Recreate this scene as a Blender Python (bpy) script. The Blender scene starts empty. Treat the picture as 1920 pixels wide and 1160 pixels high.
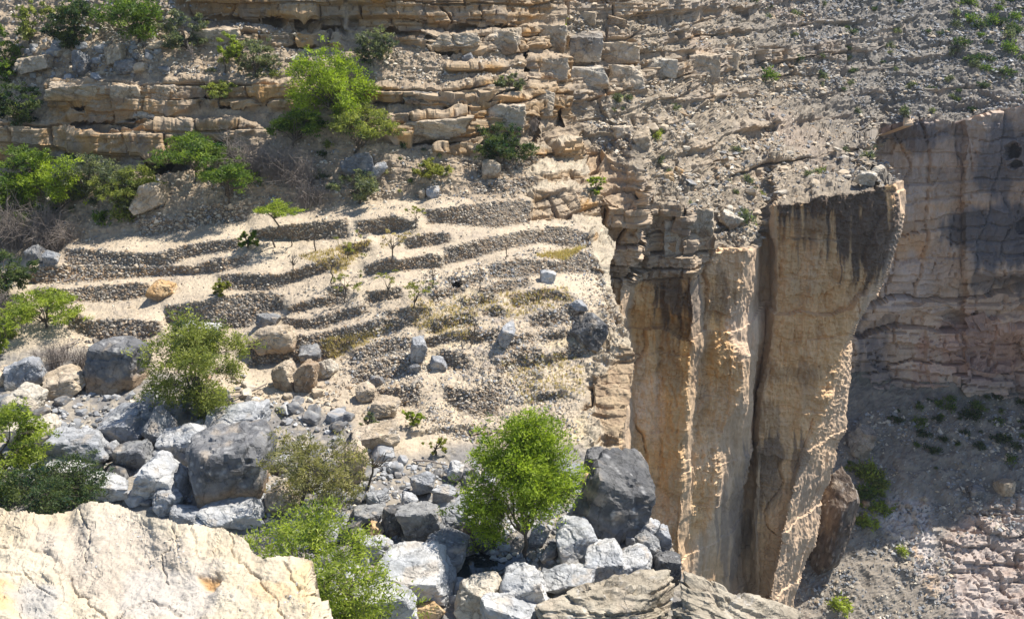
import bpy, math, random
import numpy as np
random.seed(7)
RNG = np.random.default_rng(7)
scene = bpy.context.scene
COL = scene.collection

# ------------------------------------------------------------------ camera
FPX, CX, CY, PITCH = 1844.0, 960.0, 580.0, math.radians(20.0)
CT, ST = math.cos(PITCH), math.sin(PITCH)
cam_d = bpy.data.cameras.new('camera')
cam_d.sensor_width = 36.0
cam_d.lens = 36.0 * FPX / 1920.0
cam_d.clip_start = 0.1
cam_d.clip_end = 3000.0
cam = bpy.data.objects.new('camera', cam_d)
cam.rotation_euler = (math.radians(90) - PITCH, 0, 0)
COL.objects.link(cam)
scene.camera = cam

# ------------------------------------------------------------------ daylight
SUN_EL, SUN_AZ = math.radians(60), math.radians(67)      # azimuth from +Y towards +X
world = bpy.data.worlds.new('World')
scene.world = world
world.use_nodes = True
wn = world.node_tree.nodes
wl = world.node_tree.links
sky = wn.new('ShaderNodeTexSky')
sky.sky_type = 'NISHITA'
sky.sun_disc = False
sky.sun_elevation = SUN_EL
sky.sun_rotation = SUN_AZ
sky.altitude = 1500
bg = wn['Background']
bg.inputs['Strength'].default_value = 0.11
wl.new(sky.outputs[0], bg.inputs[0])
sun_d = bpy.data.lights.new('sun', 'SUN')
sun_d.energy = 5.0
sun_d.angle = math.radians(0.5)
sun_d.color = (1.0, 0.94, 0.85)
sun = bpy.data.objects.new('sun', sun_d)
sun.rotation_euler = (math.radians(90) - SUN_EL, 0, math.pi - SUN_AZ)
sun.location = (60, 60, 120)
COL.objects.link(sun)
scene.view_settings.view_transform = 'Standard'
scene.view_settings.look = 'None'
scene.view_settings.gamma = 1.0
scene.view_settings.use_curve_mapping = False
scene.view_settings.exposure = 0.72
scene.cycles.max_bounces = 6
scene.cycles.diffuse_bounces = 4
scene.cycles.use_denoising = True if hasattr(scene.cycles, 'use_denoising') else True

# ------------------------------------------------------------------ maths helpers
def ray(px, py):
    a = (np.asarray(px, float) - CX) / FPX
    b = (CY - np.asarray(py, float)) / FPX
    return a, CT + b * ST, -ST + b * CT

def unproj(px, py, Y):
    a, dy, dz = ray(px, py)
    t = Y / dy
    return np.stack(np.broadcast_arrays(a * t, Y, dz * t), -1)

def mslope(py):
    b = (CY - np.asarray(py, float)) / FPX
    return (-ST + b * CT) / (CT + b * ST)

def _hash(ix, iy, iz, seed):
    h = (ix * np.uint32(374761393) + iy * np.uint32(668265263) + iz * np.uint32(2246822519) + np.uint32((seed * 974634777 + 1013904223) & 0xffffffff))
    h = (h ^ (h >> np.uint32(13))) * np.uint32(1274126177)
    h = (h ^ (h >> np.uint32(16))) * np.uint32(2654435769)
    return ((h ^ (h >> np.uint32(15))) & np.uint32(0xffffff)).astype(np.float32) / np.float32(16777215.0)

def vnoise(P, seed=0):
    P = np.asarray(P, np.float32)
    i = np.floor(P)
    f = P - i
    i = i.astype(np.int64).astype(np.uint32)
    u = f * f * f * (f * (f * 6 - 15) + 10)
    x, y, z = i[..., 0], i[..., 1], i[..., 2]
    o = np.uint32(1)
    ux, uy, uz = u[..., 0], u[..., 1], u[..., 2]
    def L(a, b, t): return a + (b - a) * t
    r = L(L(L(_hash(x, y, z, seed), _hash(x + o, y, z, seed), ux), L(_hash(x, y + o, z, seed), _hash(x + o, y + o, z, seed), ux), uy),
          L(L(_hash(x, y, z + o, seed), _hash(x + o, y, z + o, seed), ux), L(_hash(x, y + o, z + o, seed), _hash(x + o, y + o, z + o, seed), ux), uy), uz)
    return r * 2 - 1

def fbm(P, octv=4, seed=0, gain=0.5, lac=2.07):
    P = np.asarray(P, np.float32)
    a, s, n = 1.0, 0.0, 0.0
    for k in range(octv):
        s = s + a * vnoise(P, seed + k * 17)
        n += a
        a *= gain
        P = P * lac + 13.7
    return s / n * 1.5

def r1(k, seed=0):
    k = np.asarray(k).astype(np.int64).astype(np.uint32)
    return _hash(k, k * 0 + np.uint32(5), k * 0 + np.uint32(9), seed)

def r2(k, c, seed=0):
    k = np.asarray(k).astype(np.int64).astype(np.uint32)
    c = np.asarray(c).astype(np.int64).astype(np.uint32)
    return _hash(k, c, k * 0 + np.uint32(3), seed)

def sstep(a, b, x):
    t = np.clip((x - a) / (b - a), 0, 1)
    return t * t * (3 - 2 * t)

def mix(a, b, t):
    a, b = np.asarray(a, float), np.asarray(b, float)
    return a + (b - a) * np.asarray(t)[..., None]

def gblur(A, s, axis):
    if s <= 0: return A
    r = int(3 * s) + 1
    k = np.exp(-0.5 * (np.arange(-r, r + 1) / s) ** 2)
    k /= k.sum()
    pad = [(0, 0)] * A.ndim
    pad[axis] = (r, r)
    B = np.pad(A, pad, mode='edge')
    out = np.zeros_like(A)
    n = A.shape[axis]
    for i, w in enumerate(k):
        sl = [slice(None)] * A.ndim
        sl[axis] = slice(i, i + n)
        out += w * B[tuple(sl)]
    return out

def inpoly(px, py, poly):
    px, py = np.broadcast_arrays(px, py)
    r = np.zeros(px.shape, bool)
    n = len(poly)
    for i in range(n):
        x1, y1 = poly[i]
        x2, y2 = poly[(i + 1) % n]
        if y1 == y2: continue
        c = ((y1 > py) != (y2 > py)) & (px < (x2 - x1) * (py - y1) / (y2 - y1) + x1)
        r ^= c
    return r

def pl(poly, x):
    p = np.array(poly, float)
    return np.interp(x, p[:, 0], p[:, 1])

def plx(poly, y):
    p = np.array(poly, float)
    return np.interp(y, p[:, 1], p[:, 0])

# ------------------------------------------------------------------ mesh / object helpers
def mesh_np(name, V, F, cols=None, mat=None, smooth=False):
    """F: (n,3) or (n,4) int array."""
    me = bpy.data.meshes.new(name)
    V = np.ascontiguousarray(V, np.float32)
    F = np.ascontiguousarray(F, np.int32)
    n, k = F.shape
    me.vertices.add(len(V))
    me.vertices.foreach_set('co', V.ravel())
    me.loops.add(n * k)
    me.loops.foreach_set('vertex_index', F.ravel())
    me.polygons.add(n)
    me.polygons.foreach_set('loop_start', np.arange(0, n * k, k, dtype=np.int32))
    me.polygons.foreach_set('use_smooth', np.full(n, smooth, bool))
    if cols is not None:
        at = me.color_attributes.new('Col', 'FLOAT_COLOR', 'POINT')
        c4 = np.ones((len(V), 4), np.float32)
        c4[:, :3] = np.clip(cols, 0.004, 0.85)
        at.data.foreach_set('color', c4.ravel())
    me.update(calc_edges=True)
    if mat: me.materials.append(mat)
    return me

def link(name, data, parent=None, loc=None):
    o = bpy.data.objects.new(name, data)
    COL.objects.link(o)
    if parent is not None: o.parent = parent
    if loc is not None: o.location = loc
    return o

def tag(o, label=None, cat=None, group=None, kind=None):
    if label: o['label'] = label
    if cat: o['category'] = cat
    if group: o['group'] = group
    if kind: o['kind'] = kind
    return o

def node_mat(name):
    m = bpy.data.materials.new(name)
    m.use_nodes = True
    nt = m.node_tree
    return m, nt, nt.nodes, nt.links, nt.nodes['Principled BSDF']

def rock_mat(name, s1, s2, bump, dist, var=0.28, rough=0.9, crack=0.0, cscale=1.0, zst=1.0, spec=0.25):
    """vertex base colour x two noises; bump from the same plus optional cracks."""
    m, nt, N, L, B = node_mat(name)
    at = N.new('ShaderNodeAttribute'); at.attribute_name = 'Col'
    tc = N.new('ShaderNodeTexCoord')
    mp = N.new('ShaderNodeMapping'); mp.inputs['Scale'].default_value = (1, 1, zst)
    L.new(tc.outputs['Object'], mp.inputs['Vector'])
    n1 = N.new('ShaderNodeTexNoise'); n1.inputs['Scale'].default_value = s1; n1.inputs['Detail'].default_value = 5; n1.inputs['Roughness'].default_value = 0.65
    n2 = N.new('ShaderNodeTexNoise'); n2.inputs['Scale'].default_value = s2; n2.inputs['Detail'].default_value = 4; n2.inputs['Roughness'].default_value = 0.7
    L.new(mp.outputs[0], n1.inputs['Vector']); L.new(mp.outputs[0], n2.inputs['Vector'])
    ad = N.new('ShaderNodeMath'); ad.operation = 'ADD'
    L.new(n1.outputs['Fac'], ad.inputs[0]); L.new(n2.outputs['Fac'], ad.inputs[1])
    mr = N.new('ShaderNodeMapRange')
    mr.inputs['From Min'].default_value = 0.65; mr.inputs['From Max'].default_value = 1.35
    mr.inputs['To Min'].default_value = 1 - var; mr.inputs['To Max'].default_value = 1 + var
    L.new(ad.outputs[0], mr.inputs['Value'])
    mul = N.new('ShaderNodeVectorMath'); mul.operation = 'SCALE'
    L.new(at.outputs['Color'], mul.inputs[0]); L.new(mr.outputs[0], mul.inputs['Scale'])
    L.new(mul.outputs[0], B.inputs['Base Color'])
    h = ad.outputs[0]
    if crack > 0:
        vo = N.new('ShaderNodeTexVoronoi'); vo.feature = 'DISTANCE_TO_EDGE'; vo.inputs['Scale'].default_value = cscale
        wn_ = N.new('ShaderNodeVectorMath'); wn_.operation = 'MULTIPLY_ADD'
        L.new(n1.outputs['Color'], wn_.inputs[0]); wn_.inputs[1].default_value = (0.9 / cscale,) * 3
        L.new(mp.outputs[0], wn_.inputs[2]); L.new(wn_.outputs[0], vo.inputs['Vector'])
        cr = N.new('ShaderNodeMapRange'); cr.inputs['From Max'].default_value = 0.05; cr.inputs['To Min'].default_value = -crack; cr.inputs['To Max'].default_value = 0
        L.new(vo.outputs['Distance'], cr.inputs['Value'])
        a2 = N.new('ShaderNodeMath'); a2.operation = 'ADD'
        L.new(h, a2.inputs[0]); L.new(cr.outputs[0], a2.inputs[1]); h = a2.outputs[0]
        dk = N.new('ShaderNodeMapRange'); dk.inputs['From Max'].default_value = 0.035; dk.inputs['To Min'].default_value = 0.62; dk.inputs['To Max'].default_value = 1.0
        L.new(vo.outputs['Distance'], dk.inputs['Value'])
        m2 = N.new('ShaderNodeMath'); m2.operation = 'MULTIPLY'
        L.new(mr.outputs[0], m2.inputs[0]); L.new(dk.outputs[0], m2.inputs[1]); L.new(m2.outputs[0], mul.inputs['Scale'])
    bp = N.new('ShaderNodeBump'); bp.inputs['Strength'].default_value = bump; bp.inputs['Distance'].default_value = dist
    L.new(h, bp.inputs['Height']); L.new(bp.outputs[0], B.inputs['Normal'])
    B.inputs['Roughness'].default_value = rough
    B.inputs['Specular IOR Level'].default_value = spec
    return m

M = {}
M['hill'] = rock_mat('hillside_rock', 1.2, 6.0, 0.5, 0.12, 0.24)
M['cliff'] = rock_mat('cliff_rock', 0.5, 3.0, 0.45, 0.2, 0.22, zst=0.6)
M['ledge'] = rock_mat('ledge_rock', 2.5, 16.0, 0.5, 0.03, 0.16)
M['boulder'] = rock_mat('boulder_rock', 1.3, 7.0, 0.6, 0.12, 0.32, 0.8, crack=0.6, cscale=0.6, spec=0.3)
M['stone'] = rock_mat('stone', 2.0, 9.0, 0.3, 0.05, 0.2)

def leaf_mat(name):
    m, nt, N, L, B = node_mat(name)
    at = N.new('ShaderNodeAttribute'); at.attribute_name = 'Col'
    B.inputs['Roughness'].default_value = 0.55
    B.inputs['Specular IOR Level'].default_value = 0.25
    L.new(at.outputs['Color'], B.inputs['Base Color'])
    tr = N.new('ShaderNodeBsdfTranslucent')
    sc = N.new('ShaderNodeVectorMath'); sc.operation = 'MULTIPLY'; sc.inputs[1].default_value = (1.6, 1.7, 0.8)
    L.new(at.outputs['Color'], sc.inputs[0]); L.new(sc.outputs[0], tr.inputs['Color'])
    mx = N.new('ShaderNodeMixShader'); mx.inputs[0].default_value = 0.42
    L.new(B.outputs[0], mx.inputs[1]); L.new(tr.outputs[0], mx.inputs[2])
    L.new(mx.outputs[0], N['Material Output'].inputs['Surface'])
    return m
M['leaf'] = leaf_mat('foliage')

def bark_mat():
    m, nt, N, L, B = node_mat('bark')
    no = N.new('ShaderNodeTexNoise'); no.inputs['Scale'].default_value = 9
    cr = N.new('ShaderNodeValToRGB')
    cr.color_ramp.elements[0].color = (0.05, 0.04, 0.03, 1); cr.color_ramp.elements[1].color = (0.16, 0.13, 0.10, 1)
    L.new(no.outputs['Fac'], cr.inputs[0]); L.new(cr.outputs[0], B.inputs['Base Color'])
    B.inputs['Roughness'].default_value = 0.95
    return m
M['bark'] = bark_mat()
def dry_mat():
    m, nt, N, L, B = node_mat('dry_wood')
    no = N.new('ShaderNodeTexNoise'); no.inputs['Scale'].default_value = 5
    cr = N.new('ShaderNodeValToRGB')
    cr.color_ramp.elements[0].color = (0.13, 0.11, 0.095, 1); cr.color_ramp.elements[1].color = (0.33, 0.28, 0.24, 1)
    L.new(no.outputs['Fac'], cr.inputs[0]); L.new(cr.outputs[0], B.inputs['Base Color'])
    B.inputs['Roughness'].default_value = 0.95
    return m
M['dry'] = dry_mat()
# ------------------------------------------------------------------ terrain sheets
class Sheet:
    """A relief whose depth is integrated from slope angles up each sight line; every point is then displaced in the world."""
    def __init__(s, x0, x1, y0, y1, st):
        s.st = st
        s.x = np.arange(x0, x1 + 1e-6, st); s.y = np.arange(y0, y1 + 1e-6, st)
        s.PX, s.PY = np.meshgrid(s.x, s.y)
        s.m = mslope(s.y)
    def row(s, y): return int(np.clip(round((y - s.y[0]) / s.st), 0, len(s.y) - 1))
    def integrate(s, S, ystart, Ystart):
        """ystart, Ystart per column: lnY integrated both ways."""
        dm = np.gradient(s.m)[:, None] * -1.0           # going up by one row: m rises
        dl = dm / np.maximum(S - s.m[:, None], 0.03)     # d lnY per row upward (rows go down)
        c = np.cumsum(dl, axis=0)                        # from the top down
        c0 = np.array([c[s.row(yy), i] for i, yy in enumerate(np.broadcast_to(ystart, s.x.shape))])
        return np.log(np.broadcast_to(Ystart, s.x.shape))[None, :] + (c0[None, :] - c)
    def place(s, Y):
        s.Y = Y
        s.P = unproj(s.PX, s.PY, Y)
        return s.P
    def normals(s, blur=2.0):
        Q = s.P
        if blur:
            Q = gblur(gblur(Q, blur, 0), blur, 1)
        du = np.gradient(Q, axis=1); dv = np.gradient(Q, axis=0)
        n = np.cross(du, -dv)
        n /= np.maximum(np.linalg.norm(n, axis=-1, keepdims=True), 1e-9)
        d = (n * Q).sum(-1)
        n[d > 0] *= -1
        return n
    def at(s, px, py):
        fx = np.clip((np.asarray(px, float) - s.x[0]) / s.st, 0, len(s.x) - 1.001)
        fy = np.clip((np.asarray(py, float) - s.y[0]) / s.st, 0, len(s.y) - 1.001)
        i, j = fx.astype(int), fy.astype(int)
        return s.P[j, i]
    def depth(s, px, py): return s.at(px, py)[..., 1]
    def build(s, name, mask, col, mat, skirt=(0, 8, -6), smooth=False):
        H, W = mask.shape
        q = mask[:-1, :-1] & mask[1:, :-1] & mask[:-1, 1:] & mask[1:, 1:]
        idx = np.arange(H * W).reshape(H, W)
        a = idx[:-1, :-1][q]; b = idx[:-1, 1:][q]; c = idx[1:, 1:][q]; d = idx[1:, :-1][q]
        F = np.stack([d, c, b, a], 1)
        # boundary edges -> skirt running back from the visible face
        qq = np.zeros((H + 1, W + 1), bool); qq[1:-1, 1:-1][:H - 1, :W - 1] = q
        Q = np.zeros((H + 1, W + 1), bool); Q[1:H, 1:W] = q
        E = []
        hor = Q[:-1, 1:W] ^ Q[1:, 1:W]            # horizontal edge on row j between column i,i+1
        jj, ii = np.nonzero(hor); E.append(np.stack([idx[jj, ii], idx[jj, ii + 1]], 1))
        ver = Q[1:H, :-1] ^ Q[1:H, 1:]
        jj, ii = np.nonzero(ver); E.append(np.stack([idx[jj, ii], idx[jj + 1, ii]], 1))
        E = np.concatenate(E)
        V = s.P.reshape(-1, 3); C = col.reshape(-1, 3)
        ev = np.unique(E)
        V2 = V[ev] + np.array(skirt)
        mp = np.full(H * W, -1); mp[ev] = H * W + np.arange(len(ev))
        F2 = np.stack([E[:, 0], E[:, 1], mp[E[:, 1]], mp[E[:, 0]]], 1)
        V = np.concatenate([V, V2]); C = np.concatenate([C, C[ev]])
        F = np.concatenate([F, F2])
        used = np.unique(F); rm = np.full(len(V), -1); rm[used] = np.arange(len(used))
        me = mesh_np(name, V[used], rm[F], C[used], mat, smooth)
        o = link(name, me)
        tag(o, kind='structure')
        s.mask = mask
        return o

def cohere(D, sx, sy):
    """keep the local steps of each sight line, share the accumulated depth between neighbours"""
    b = gblur(D, sx, 1)
    d = D - b
    return b + d - gblur(d, sy, 0)

def beds(P, t, seed, dip=(0.0, 0.0), warp=0.5, wf=0.12):
    """bed coordinate: returns (layer index, fraction)"""
    q = P[..., 2] + dip[0] * P[..., 0] + dip[1] * P[..., 1] + warp * fbm(P * wf, 3, seed + 3)
    z = np.zeros_like(q)
    q = q + 0.55 * t * vnoise(np.stack([q / (2.3 * t), z + 0.5, z + seed], -1), seed + 5)
    k = np.floor(q / t)
    return k, q / t - k

def bedrock(P, t, w, amp, groove, seed, dip=(0.0, 0.0), warp=0.5):
    """beds cut by joints into blocks: outward displacement, tint"""
    k, f = beds(P, t, seed, dip, warp)
    u = P[..., 0] + 0.45 * P[..., 1] + 0.35 * w * fbm(P * (0.8 / w), 2, seed + 9)
    wk = w * (0.5 + 1.2 * r1(k, seed + 1))
    uu = u / wk + 11 * r1(k, seed + 2)
    c = np.floor(uu)
    e = np.minimum(uu - c, 1 - uu + c) * wk
    rr = r2(k, c, seed + 4)
    d = amp * ((r1(k, seed + 6) - 0.5) * 1.1 + (rr - 0.5) * 0.9)
    d = d - groove * np.exp(-(e / 0.10) ** 2) * (r2(k, np.round(uu), seed + 8) > 0.35)
    d = d - groove * 0.8 * (f < 0.13) * (r1(k, seed + 12) > 0.3)
    return d, rr

def blob(px, py, cx, cy, rx, ry, nz, k=0.45):
    r = np.sqrt(((px - cx) / rx) ** 2 + ((py - cy) / ry) ** 2) + k * nz
    return 1 - sstep(0.65, 1.1, r)

# ---- traced outlines (pixels of the sight lines they were surveyed on)
BANDS = [  # (top edge, bottom edge, steepness) of the rock bands above the terraces
    ([(330, -20), (640, -14)], [(340, 25), (366, 34), (450, 40), (504, 44), (568, 64), (640, 64)], 6),
    ([(370, 46), (455, 52), (560, 60), (640, 64)], [(370, 70), (410, 85), (455, 84), (560, 92), (640, 92)], 5),
    ([(91, 153), (215, 147), (272, 158), (353, 148), (437, 151), (555, 156)], [(91, 233), (202, 230), (350, 219), (366, 202), (454, 202), (540, 208)], 7),
    ([(-40, 230), (0, 230), (111, 235), (141, 242), (208, 239), (323, 228), (447, 224), (478, 236)], [(-40, 300), (0, 303), (110, 285), (175, 292), (210, 302), (269, 298), (316, 300), (330, 268), (413, 266), (478, 250)], 6),
    ([(655, -30), (1030, -30)], [(655, 50), (717, 64), (774, 54), (976, 47), (1030, 27)], 6),
    ([(740, 68), (785, 64), (905, 60), (976, 48), (1010, 50)], [(740, 74), (788, 92), (875, 98), (976, 101), (1006, 84)], 7),
    ([(840, 128), (895, 127), (985, 118)], [(840, 141), (895, 142), (985, 130)], 4),
    ([(686, 165), (744, 165), (842, 167), (932, 146), (985, 136)], [(686, 190), (781, 193), (848, 202), (936, 183), (985, 158)], 7),
    ([(790, 194), (926, 192)], [(790, 208), (926, 204)], 5),
    ([(700, 222), (800, 214), (902, 204), (912, 190), (985, 184)], [(700, 250), (734, 266), (899, 270), (930, 248), (985, 246)], 7),
    ([(812, 279), (900, 272)], [(812, 296), (900, 291)], 5),
    ([(993, 45), (1013, 50), (1070, 52)], [(993, 92), (1070, 95)], 8),
    ([(988, 112), (1075, 108)], [(988, 160), (1075, 162)], 8),
    ([(985, 165), (1080, 168)], [(985, 222), (1080, 225)], 8),
    ([(1000, 330), (1110, 322)], [(1000, 346), (1112, 345)], 5),
    ([(1000, 362), (1120, 358)], [(1000, 412), (1130, 408)], 6),
    ([(985, 282), (1098, 280)], [(985, 296), (1104, 300)], 4),
]
WALLS = [  # (top, bottom, size of stone in px, label)
    ([(124, 466), (178, 469), (235, 474), (296, 476), (346, 462), (397, 452), (450, 449)], [(128, 493), (235, 498), (313, 496), (356, 479), (437, 466), (450, 463)], 7.5, 'long dry stone wall edging the broad pale tread at the upper left of the terraces'),
    ([(54, 501), (134, 499), (255, 501), (353, 499)], [(60, 528), (168, 524), (235, 518), (353, 511)], 8, 'brown earthy terrace wall below the long upper left wall, beside the left bushes'),
    ([(358, 501), (403, 486), (460, 479)], [(360, 513), (420, 506), (467, 489)], 6.5, 'short pale wall running on from the brown earthy wall'),
    ([(70, 545), (128, 543), (202, 535), (279, 530)], [(70, 556), (134, 563), (235, 560), (279, 550)], 7.5, 'rough wall of mixed stones ending at the square tan boulder'),
    ([(410, 516), (454, 514), (524, 516), (555, 506), (639, 479)], [(430, 540), (504, 543), (538, 530), (639, 496)], 7, 'curved dark wall just above the yellow green bush'),
    ([(311, 574), (363, 568), (420, 556), (471, 550), (530, 552)], [(313, 600), (336, 608), (413, 614), (464, 610), (530, 566)], 7.5, 'tall curved wall of dark round stones above the flat pale slab'),
    ([(128, 577), (171, 603), (229, 598), (300, 604)], [(128, 613), (188, 637), (255, 644), (296, 622)], 8, 'shaded bulging wall above the big dark boulder with brown underside'),
    ([(534, 596), (575, 600), (617, 590), (684, 571)], [(545, 612), (600, 614), (640, 601), (684, 584)], 6.5, 'low wall right of the grey block on the middle terraces'),
    ([(469, 640), (504, 634), (578, 629), (640, 617), (731, 593), (754, 601)], [(467, 687), (524, 677), (622, 671), (684, 634), (758, 613)], 7, 'longest lower wall curving above the cluster of leaning tan boulders'),
    ([(670, 415), (741, 405), (778, 417)], [(674, 439), (734, 432), (781, 425)], 6.5, 'low wall left of the topmost right hand terrace walls'),
    ([(808, 395), (875, 385), (895, 382), (980, 378), (996, 380)], [(801, 415), (882, 419), (929, 425), (996, 412)], 6.5, 'topmost tall wall leaning against the layered outcrop'),
    ([(760, 449), (808, 437), (842, 439)], [(764, 464), (815, 457), (845, 450)], 6, 'short curved wall right of the brown leafless tree'),
    ([(833, 466), (895, 452), (976, 435), (1010, 429)], [(835, 493), (889, 482), (943, 464), (1013, 452)], 6.5, 'long high wall leading to the wide curved end wall'),
    ([(1011, 437), (1027, 427), (1070, 427), (1111, 447)], [(1014, 452), (1060, 459), (1111, 459)], 6.5, 'wide curved shaded wall at the cliff edge below the outcrop'),
    ([(684, 499), (724, 486), (751, 489), (801, 477), (828, 479)], [(684, 514), (751, 504), (825, 499)], 6.5, 'low wall below the brown leafless tree'),
    ([(917, 499), (976, 486), (1020, 489), (1050, 496)], [(920, 519), (976, 518), (1043, 506)], 6.5, 'scalloped wall above the pale tilted slab near the cliff edge'),
    ([(1042, 496), (1074, 476), (1107, 472), (1122, 490)], [(1043, 508), (1094, 509), (1122, 504)], 6.5, 'peaked wall standing on the layered cliff edge'),
    ([(838, 521), (875, 519), (905, 506)], [(842, 530), (878, 533), (908, 520)], 6, 'short wall with a dark gap beside the bare tree'),
    ([(902, 543), (936, 528), (990, 523)], [(909, 553), (963, 540), (993, 533)], 6, 'low wall left of the pale tilted slab'),
    ([(960, 556), (1003, 543), (1040, 543), (1074, 558)], [(963, 573), (1000, 565), (1037, 556), (1074, 566)], 6.5, 'ragged wall above the broad straw coloured tread'),
    ([(994, 593), (1043, 580), (1064, 572), (1092, 573)], [(1006, 609), (1057, 605), (1092, 594)], 6.5, 'shaded wall end left of the dark leaning slab'),
    ([(809, 603), (848, 590), (889, 583)], [(813, 622), (889, 600)], 6.5, 'wall right of the small green terrace tree'),
    ([(907, 582), (930, 577), (948, 580)], [(909, 590), (930, 592), (948, 592)], 6, 'tiny dark wall remnant in the middle of the terraces'),
    ([(660, 660), (721, 637), (768, 632)], [(664, 680), (724, 664), (771, 651)], 6.5, 'wall ending at the upright grey rock'),
    ([(662, 693), (700, 677), (754, 667)], [(668, 716), (724, 708), (770, 696)], 6.5, 'tall wall above the round tan boulder'),
    ([(709, 731), (741, 728), (785, 718)], [(712, 743), (761, 760), (787, 749)], 6.5, 'small wall above the long low tan boulder'),
    ([(833, 722), (875, 733), (909, 724), (938, 702)], [(835, 745), (855, 763), (892, 777), (932, 775), (940, 742)], 6.5, 'rounded bastion wall under the circular pale platform'),
    ([(930, 677), (976, 654), (1000, 650)], [(940, 698), (979, 684), (1002, 672)], 6.5, 'tumbled wall above the circular platform'),
    ([(1014, 627), (1077, 617)], [(1016, 636), (1079, 630)], 6, 'low broken wall below the dark leaning slab'),
    ([(806, 553), (848, 536), (872, 534)], [(811, 563), (858, 548), (872, 543)], 6, 'low wall right of the small umbrella shaped terrace tree'),
    ([(865, 563), (922, 551)], [(868, 573), (926, 563)], 6, 'low rough wall in the rubble left of the ragged wall'),
    ([(1000, 737), (1055, 733)], [(1003, 748), (1055, 745)], 6, 'lowest broken wall near the brink, right of the circular platform'),
    ([(348, 394), (405, 384), (466, 390)], [(352, 416), (363, 419), (454, 412), (466, 408)], 7, 'brown retaining wall beneath the acacias'),
    ([(262, 416), (320, 411), (362, 410)], [(266, 438), (330, 432), (362, 426)], 7, 'collapsed retaining wall left of the brown retaining wall'),
    ([(476, 432), (571, 419), (652, 412)], [(480, 444), (571, 448), (652, 444)], 6.5, 'wall behind the bright umbrella acacia on the terraces'),
    ([(868, 296), (905, 303), (950, 300), (1006, 294)], [(872, 308), (905, 322), (950, 323), (1006, 305)], 6.5, 'curved retaining wall beneath the dark green bush'),
    ([(888, 342), (940, 344), (1004, 338)], [(892, 358), (940, 362), (1008, 350)], 6.5, 'curved wall below the rock on the path to the outcrop'),
    ([(640, 462), (695, 451)], [(642, 476), (695, 467)], 6, 'low wall left of the brown leafless tree'),
    ([(540, 575), (590, 560), (640, 556)], [(545, 585), (592, 573), (640, 566)], 6, 'faint low wall below the sparse green terrace tree'),
    ([(945, 640), (1000, 622)], [(948, 652), (1002, 634)], 6, 'low tumbled wall beside the grey rock on the right terraces'),
    ([(1025, 668), (1095, 650)], [(1028, 680), (1097, 662)], 6, 'rubbly wall left of the ochre block at the brink'),
    ([(1060, 650), (1085, 640), (1108, 643)], [(1062, 661), (1108, 660)], 6, 'short rough wall below the dark leaning slab, just short of the brink'),
    ([(958, 672), (985, 658), (1012, 655)], [(960, 687), (1014, 680)], 6, 'tumbled wall two steps above the lowest broken wall'),
    ([(826, 655), (850, 660), (878, 668)], [(826, 680), (850, 687), (878, 690)], 6, 'dark rubble wall right of the tall upright rock'),
    ([(480, 557), (505, 552), (530, 560)], [(482, 580), (530, 578)], 6.5, 'crumbling end of the tall curved wall above the grey block'),
    ([(614, 541), (636, 532), (653, 541)], [(616, 556), (653, 553)], 6, 'dark stub of wall behind the sparse yellow green sapling'),
    ([(689, 548), (720, 545), (753, 536)], [(693, 565), (753, 554)], 6, 'low rubble wall behind the leaning sparse sapling'),
    ([(756, 588), (783, 590)], [(758, 606), (783, 610)], 6, 'stub of wall at the foot of the leaning sparse sapling'),
    ([(720, 585), (760, 578), (800, 576)], [(722, 592), (760, 588), (800, 585)], 5.5, 'faint wall line just above the longest lower wall'),
    ([(870, 628), (905, 618), (930, 618)], [(872, 640), (930, 630)], 5.5, 'low rubble line left of the slim grey rock'),
    ([(780, 640), (830, 628), (868, 622)], [(782, 650), (868, 634)], 5.5, 'low rubble line right of the wall that ends at the upright rock'),
]

# ================================================================== the near hillside: wadi bed, terraces, banded slope
WALLS = [(t_, [(x_, y_ + 3) for x_, y_ in b_], z_, l_) for t_, b_, z_, l_ in WALLS]
L = Sheet(-60, 1300, -40, 1270, 2.0)
PX, PY = L.PX, L.PY
nzp = fbm(np.stack([PX / 60, PY / 60, PX * 0], -1), 3, 3)
yy = PY + 10 * nzp
hill_line = [(-60, 470), (60, 475), (130, 458), (250, 442), (350, 425), (480, 402), (640, 388), (760, 372), (990, 372), (1010, 300), (1300, 300)]
wadi_line = [(-60, 650), (60, 655), (150, 650), (300, 690), (430, 745), (520, 755), (640, 772), (690, 838), (760, 848), (880, 836), (1000, 850), (1060, 835), (1130, 830), (1300, 830)]
S = np.full(PX.shape, 0.09)
S[(PX > 800) & (PY > 540)] = 0.2
S = gblur(gblur(S, 12, 0), 12, 1)
S[(yy < pl(hill_line, PX))] = 0.95
S[yy > pl(wadi_line, PX)] = 0.13
wadi = gblur(gblur((yy > pl(wadi_line, PX)).astype(float), 4, 0), 4, 1)
hillw = gblur(gblur((yy < pl(hill_line, PX)).astype(float), 4, 0), 4, 1)
band = np.zeros(PX.shape); wallm = np.zeros(PX.shape)
def stripmask(top, bot, jit=0.0, seed=0):
    x0, x1 = max(top[0][0], bot[0][0]) if False else min(top[0][0], bot[0][0]), max(top[-1][0], bot[-1][0])
    t, b = pl(top, PX), pl(bot, PX)
    if jit:
        n = fbm(np.stack([PX / 26, PX * 0 + seed, PX * 0], -1), 3, seed) * jit
        t, b = t + n, b + 0.7 * n
    return (PX >= x0) & (PX <= x1) & (PY >= t) & (PY <= b)
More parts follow.
